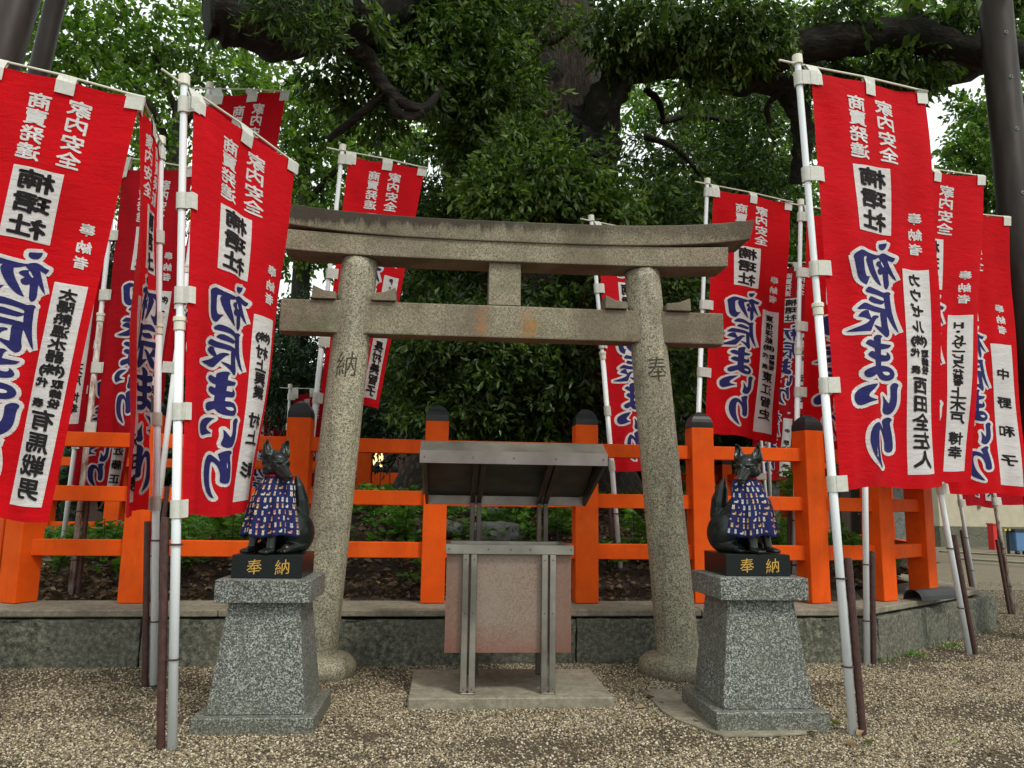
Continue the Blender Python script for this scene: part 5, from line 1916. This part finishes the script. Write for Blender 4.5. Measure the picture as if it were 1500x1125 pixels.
# ---------------------------------------------------------------- ground plants, litter, rocks
def under():
    rng = np.random.default_rng(21)
    # fallen leaves on the mound
    n = 15000
    X = rng.uniform(-7, 5.4, n)
    Yy = 7.58 + rng.uniform(0, 1, n) ** 1.5 * 4.0
    P, D, T = [], [], []
    for x, y, t in zip(X, Yy, rng.beta(1.6, 2.2, n)):
        if not in_wall(x + .3, y - .3) or math.hypot(x - TC.x, y - TC.y) < 1.6 or x > 3.7 and y < 7.9:
            continue
        P.append((x, y, mound_z(x, y) + rng.uniform(0.005, 0.035)))
        a = rng.uniform(0, 6.28)
        D.append((math.cos(a), math.sin(a), rng.uniform(-.35, .35)))
        T.append(t)
    D = np.array(D)
    D /= np.linalg.norm(D, axis=1)[:, None]
    o = leaf_mesh('fallen_leaves', 'litter', None, np.array(P), D, 0.085, 0.045, 5, tone=np.array(T), fold=0.2, droop=-.1)
    tag(o, 'brown fallen leaves covering the soil inside the fence', 'leaf litter', kind='stuff')
    # low green ground cover in drifts
    P, D, T = [], [], []
    for _ in range(2600):
        x, y = rng.uniform(-7, 5.0), 7.7 + rng.uniform(0, 1) * 3.6
        if not in_wall(x + .4, y - .4) or math.hypot(x - TC.x, y - TC.y) < 1.5:
            continue
        q = noise.noise(Vector((x * 0.9, y * 1.1, 7))) + 0.22 * (y - 8.2)
        if q < 0.02:
            continue
        z = mound_z(x, y)
        hgt = rng.uniform(0.05, 0.24)
        base_t = rng.uniform(-.2, .2)
        for k in range(int(rng.integers(6, 15))):
            a = rng.uniform(0, 6.28)
            h = rng.uniform(0.3, 1) * hgt
            P.append((x + 0.06 * math.cos(a), y + 0.06 * math.sin(a), z + h))
            D.append((math.cos(a), math.sin(a), rng.uniform(-.3, .5)))
            T.append(min(1, max(0, rng.beta(2, 2) + base_t)))
    D = np.array(D)
    D /= np.linalg.norm(D, axis=1)[:, None]
    o = leaf_mesh('ground_cover', 'weed', None, np.array(P), D, 0.095, 0.05, 6, tone=np.array(T))
    tag(o, 'low green weeds growing over the mound behind the fence', 'ground cover', kind='stuff')
    # single saplings one can pick out
    spots = [(930, 835, 8.15, .62, 'young leafy sapling between the middle post and the right pillar, nearest the pillar'),
             (898, 850, 8.0, .42, 'small leafy sapling low beside the stake right of the steel stand'),
             (818, 790, 8.4, .75, 'bright green sapling behind the right side of the steel stand'),
             (760, 800, 8.6, .55, 'small bright sapling seen under the roof of the steel stand'),
             (590, 800, 8.4, .5, 'leafy young plant just left of the fence post by the steel stand'),
             (545, 800, 8.8, .45, 'leafy young plant just right of the left stone pillar'),
             (338, 815, 8.2, .6, 'leafy weed clump between the left banner and the fox pedestal'),
             (275, 830, 8.0, .5, 'low leafy weed clump just right of the left banner pole'),
             (80, 840, 8.1, .5, 'weed clump between the two leftmost fence posts'),
             (150, 835, 8.3, .55, 'weed clump left of the second fence post'),
             (1180, 720, 8.3, 1.5, 'tall drooping leafy shrub behind the fence right of the right fox'),
             (1150, 850, 8.3, .5, 'low green plant behind the right fox plinth'),
             (1258, 850, 8.4, .55, 'small green plant behind the fence right of the corner post')]
    for i, (u, v, Y, h, lab) in enumerate(spots):
        c = at(u, v, Y)
        z = mound_z(c.x, Y)
        rt = empty('young_plant', (c.x, Y, z), lab, 'plant', 'young plants on the mound')
        off = Matrix.Translation(-Vector((c.x, Y, z)))
        r2 = random.Random(i)
        mb = MB()
        P, D, T = [], [], []
        for s in range(4):
            a = r2.uniform(0, 6.28)
            ln = r2.uniform(.1, .24) * (h / .5) ** .5
            tip = Vector((c.x + math.cos(a) * ln, Y + math.sin(a) * ln, z + h * r2.uniform(.65, 1)))
            mid = Vector((c.x, Y, z)).lerp(tip, .5) + Vector((0, 0, .05))
            mb.tube([(c.x, Y, z - .02), mid, tip], [0.006, 0.005, 0.003], 5)
            for k in range(int(22 * h / .5)):
                t = r2.uniform(.25, 1)
                p = Vector((c.x, Y, z)).lerp(mid, t * 2) if t < .5 else mid.lerp(tip, t * 2 - 1)
                b = r2.uniform(0, 6.28)
                P.append(p)
                D.append(Vector((math.cos(b), math.sin(b), r2.uniform(-.4, .25))).normalized())
                T.append(r2.uniform(.2, 1))
        o = mb.obj('stem', 'weed', rt)
        o.matrix_parent_inverse = off
        o = leaf_mesh('foliage', 'weed', rt, np.array([tuple(p) for p in P]), np.array([tuple(p) for p in D]), 0.12, 0.05, i, tone=np.array(T))
        o.matrix_parent_inverse = off
    # rock
    for (u, v, Y, r, lab) in ((705, 770, 9.2, (0.34, .25, .24), 'grey mossy boulder behind the steel stand'), (655, 815, 8.6, (0.2, .15, .1), 'small grey stone lying on the leaf litter near the fence'), (725, 802, 8.5, (.3, .18, .14), 'brown earthy stone lying below the boulder')):
        bm = bmesh.new()
        c = at(u, v, Y)
        bmesh.ops.create_icosphere(bm, subdivisions=4, radius=1)
        for q in bm.verts:
            q.co *= 1 + 0.28 * noise.noise(q.co * 1.4 + c) + 0.08 * noise.noise(q.co * 5)
            q.co = Vector((q.co.x * r[0], q.co.y * r[1], q.co.z * r[2])) + Vector((c.x, Y, mound_z(c.x, Y) + r[2] * .35))
        me = bpy.data.meshes.new('boulder')
        bm.to_mesh(me)
        bm.free()
        for p in me.polygons:
            p.use_smooth = True
        tag(link('boulder', me, 'rock'), lab, 'rock')
    # black half pipe on the coping
    a, b = Vector((4.75, 7.72, ZS + .004)), Vector((5.32, 7.98, ZS + .004))
    d = (b - a).normalized()
    s = Vector((-d.y, d.x, 0))
    mb = MB()
    vs = []
    for p in (a, b):
        for rr in (0.105, 0.096):
            for k in range(9):
                t = math.pi * k / 8
                vs.append(p + s * rr * math.cos(t) + Vector((0, 0, rr * math.sin(t))))
    fs = []
    for k in range(8):
        fs += [(k, k + 1, 18 + k + 1, 18 + k), (9 + k, 9 + k + 1, 27 + k + 1, 27 + k), (k, k + 1, 9 + k + 1, 9 + k), (18 + k, 18 + k + 1, 27 + k + 1, 27 + k)]
    fs += [(0, 9, 27, 18), (8, 17, 35, 26)]
    tag(mb.add(vs, fs).obj('half_pipe', 'blackplastic'), 'black plastic half pipe lying on the coping at the last fence posts', 'pipe')
    # leaves blown on the gravel
    P, D, T = [], [], []
    r3 = random.Random(2)
    spots = [(1222, 1033), (1213, 1046), (1240, 1030), (1232, 1060), (1045, 880), (1255, 1088), (1180, 1072), (935, 1003), (560, 985), (520, 1000), (1320, 1105), (1390, 1010), (1300, 985), (1410, 945), (1430, 1000), (1480, 930), (560, 980)]
    for u, v in spots + [(r3.uniform(500, 1500), r3.uniform(990, 1110)) for _ in range(26)]:
        p = gr(u, v, .02)
        if in_wall(p.x, p.y):
            continue
        P.append(tuple(p))
        a = r3.uniform(0, 6.28)
        D.append((math.cos(a), math.sin(a), .1))
        T.append(r3.choice([.2, .5, .75, 1.0]))
    o = leaf_mesh('blown_leaves', 'litter', None, np.array(P), np.array(D), 0.07, 0.035, 8, tone=np.array(T))
    tag(o, 'a few brown and green leaves scattered on the gravel', 'leaf litter', kind='stuff')
    # grass tufts by the platform side
    P, D, T = [], [], []
    for (u, v, n) in ((1333, 962, 26), (1395, 950, 34), (1350, 965, 14), (1440, 925, 14), (1300, 972, 10), (238, 1003, 12)):
        c = gr(u, v)
        for k in range(n):
            P.append((c.x + r3.gauss(0, .06), c.y + r3.gauss(0, .04), 0.01))
            D.append(Vector((r3.gauss(0, .6), r3.gauss(0, .6), .8)).normalized())
            T.append(r3.uniform(.4, 1))
    o = leaf_mesh('grass_tufts', 'weed', None, np.array(P), np.array([tuple(d) for d in D]), 0.06, 0.012, 9, tone=np.array(T))
    tag(o, 'small green grass tufts at the foot of the platform side', 'grass', kind='stuff')


under()


# ---------------------------------------------------------------- background buildings and odds
def backdrop():
    def B2(lo, hi, name, mat, root, off):
        o = MB().box2(lo, hi).obj(name, mat, root)
        o.matrix_parent_inverse = off
        return o
    # beige storehouse at right
    x0 = at(1376, 760, 27).x
    root = empty('storehouse', (x0, 27, 0), 'long pale beige storehouse at the far right beyond the gravel', 'building')
    off = Matrix.Translation(-Vector((x0, 27, 0)))
    B2((x0, 27, 0.75), (x0 + 12, 33, 4.4), 'wall', 'beige', root, off)
    B2((x0 - .03, 26.97, 0), (x0 + 12.03, 33, 0.75), 'stone_footing', 'block', root, off)
    B2((x0 - .5, 26.4, 4.4), (x0 + 12.5, 33.5, 4.7), 'roof', 'roof', root, off)
    for k in range(3):
        B2((x0 + 1.5 + k * 3.4, 26.95, 1.4), (x0 + 1.6 + k * 3.4, 26.99, 4.3), 'downpipe', 'roof', root, off)
    # grey hall behind the fence corner
    x1 = at(1236, 760, 22).x
    root = empty('shrine_hall', (x1, 22, 0), 'low grey hall with dark doorway glimpsed behind the right fence corner', 'building')
    off = Matrix.Translation(-Vector((x1, 22, 0)))
    B2((x1 - 2.2, 22, 0), (x1 + 2.4, 25, 2.6), 'wall', 'rock', root, off)
    B2((x1 - .1, 21.95, 0.2), (x1 + .7, 21.995, 2.0), 'door', 'darkwood', root, off)
    B2((x1 - 2.8, 21.3, 2.6), (x1 + 3, 25.5, 2.9), 'roof', 'roof', root, off)
    # pale house behind the gate, left, with lit lattice window
    c = at(585, 700, 25)
    root = empty('shrine_house', (c.x, 25, 0), 'pale yellow walled shrine building glimpsed through the leaves right of the left pillar', 'building')
    off = Matrix.Translation(-Vector((c.x, 25, 0)))
    z1, z2 = at(600, 560, 25).z, at(600, 430, 25).z
    B2((c.x - 1.6, 25, 0), (c.x + 5, 29, z1), 'lower_wall', 'darkwood', root, off)
    B2((c.x - 1.2, 25.2, z1 + .002), (c.x + 4.6, 29, z2), 'upper_wall', 'beige', root, off)
    B2((c.x - 2, 24.3, z1 - .12), (c.x + 5.4, 25, z1), 'eave', 'roof', root, off)
    zz0, zz1 = at(555, 684, 25).z, at(555, 660, 25).z
    w0, w1 = at(547, 670, 25).x, at(562, 670, 25).x
    wf = B2((w0 - .05, 24.93, zz0 - .05), (w1 + .05, 24.99, zz1 + .05), 'window', 'darkwood', root, off)
    for k in range(2):
        MB().box2((w0 + k * (w1 - w0) * .55, 24.915, zz0), (w0 + (k * .55 + .42) * (w1 - w0), 24.928, zz1), ).obj('pane', 'lit', wf)
    # blue recycling bin, barrier and red rail at right edge
    c = gr(1492, 812)
    root = empty('blue_bin', c, 'blue plastic wheeled bin at the far right edge', 'bin')
    off = Matrix.Translation(-c)
    k = c.y / FPX
    w_ = 20 * k
    h_ = 34 * k
    vs = [(c.x + sx * w_ * .42, c.y + sy * w_ * .42, h_ * .15) for sx, sy in ((-1, -1), (1, -1), (1, 1), (-1, 1))] + [(c.x + sx * w_ * .5, c.y + sy * w_ * .5, h_) for sx, sy in ((-1, -1), (1, -1), (1, 1), (-1, 1))]
    o = MB().add(vs, [(3, 2, 1, 0), (4, 5, 6, 7), (0, 1, 5, 4), (1, 2, 6, 5), (2, 3, 7, 6), (3, 0, 4, 7)]).obj('bin_body', 'blue', root, bevel=.02)
    o.matrix_parent_inverse = off
    B2((c.x - w_ * .56, c.y - w_ * .56, h_), (c.x + w_ * .56, c.y + w_ * .56, h_ * 1.12), 'lid', 'blackplastic', root, off)
    for s in (-1, 1):
        o = MB().tube([(c.x + s * w_ * .3 - .05, c.y - w_ * .3, h_ * .08), (c.x + s * w_ * .3 + .05, c.y - w_ * .3, h_ * .08)], h_ * .08, 12).obj('wheel', 'blackplastic', root)
        o.matrix_parent_inverse = off
    c = gr(1462, 806)
    k = c.y / FPX
    root = empty('red_box', c, 'upright red fire equipment box by the far wall at the right edge', 'box')
    off = Matrix.Translation(-c)
    B2((c.x - 5 * k, c.y, 0), (c.x + 5 * k, c.y + .3, 38 * k), 'cabinet', 'redplastic', root, off)
    B2((c.x - 6 * k, c.y - .03, 38 * k), (c.x + 6 * k, c.y + .33, 40 * k), 'cabinet_top', 'redplastic', root, off)
    root = empty('barrier_bar', gr(1475, 812), 'yellow and black barrier bar beside the blue bin', 'barrier')
    off = Matrix.Translation(-gr(1475, 812))
    c = gr(1475, 812)
    k = c.y / FPX
    for i in range(5):
        B2((c.x - 8 * k + i * 3.6 * k, c.y, 35 * k), (c.x - 8 * k + (i + 1) * 3.6 * k, c.y + .06, 38 * k), 'bar_segment', 'yellow' if i % 2 == 0 else 'blackplastic', root, off)
    for s in (-1, 1):
        B2((c.x + s * 7 * k - .03, c.y + .07, 0), (c.x + s * 7 * k + .03, c.y + .13, 38 * k), 'bar_leg', 'blackplastic', root, off)
    # concrete drain strips crossing the far gravel
    for v, (ua, ub) in ((822, (1395, 1520)), (812, (1380, 1520))):
        a, b = gr(ua, v - 3), gr(ub, v + 5)
        d = (b - a).normalized()
        s = Vector((-d.y, d.x, 0)) * 0.22
        P = [a - s, b - s, b + s, a + s]
        mb = MB().add([(p.x, p.y, 0.004) for p in P] + [(p.x, p.y, 0.05) for p in P], [(3, 2, 1, 0), (4, 5, 6, 7), (0, 1, 5, 4), (1, 2, 6, 5), (2, 3, 7, 6), (3, 0, 4, 7)])
        tag(mb.obj('drain_kerb', 'concrete'), kind='structure')


backdrop()

# small grey stone fox with red bib, far behind the fence
def small_fox():
    c = at(1130, 800, 11.4)
    z = 0.45
    root = empty('stone_fox', (c.x, 11.4, z), 'small pale grey stone fox with a red bib sitting far behind the fence', 'statue')
    pl = MB().box((0, 0, .16), (.3, .3, .32)).obj('plinth', 'granite', root)
    b = link('body', fox_body(R(-30)), 'rock', root)
    b.location = (0, 0, .321)
    b.scale = (.62,) * 3
    b.rotation_euler = (0, 0, R(25))
    t = MB().tube([(0.05 * math.cos(a) * 1.2, 0.05 * math.sin(a) * 1.2 - .02, .321 + .27) for a in [2 * math.pi * k / 16 for k in range(17)]], .016, 8).obj('bib', 'redtrim', root)
    vs = [(-.07, -.055, .59), (.07, -.055, .59), (.1, -.10, .44), (-.1, -.10, .44)]
    q = MB().add(vs, [(0, 1, 2, 3)]).obj('bib', 'redtrim', root)
    md = q.modifiers.new('solid', 'SOLIDIFY')
    md.thickness = .006


small_fox()
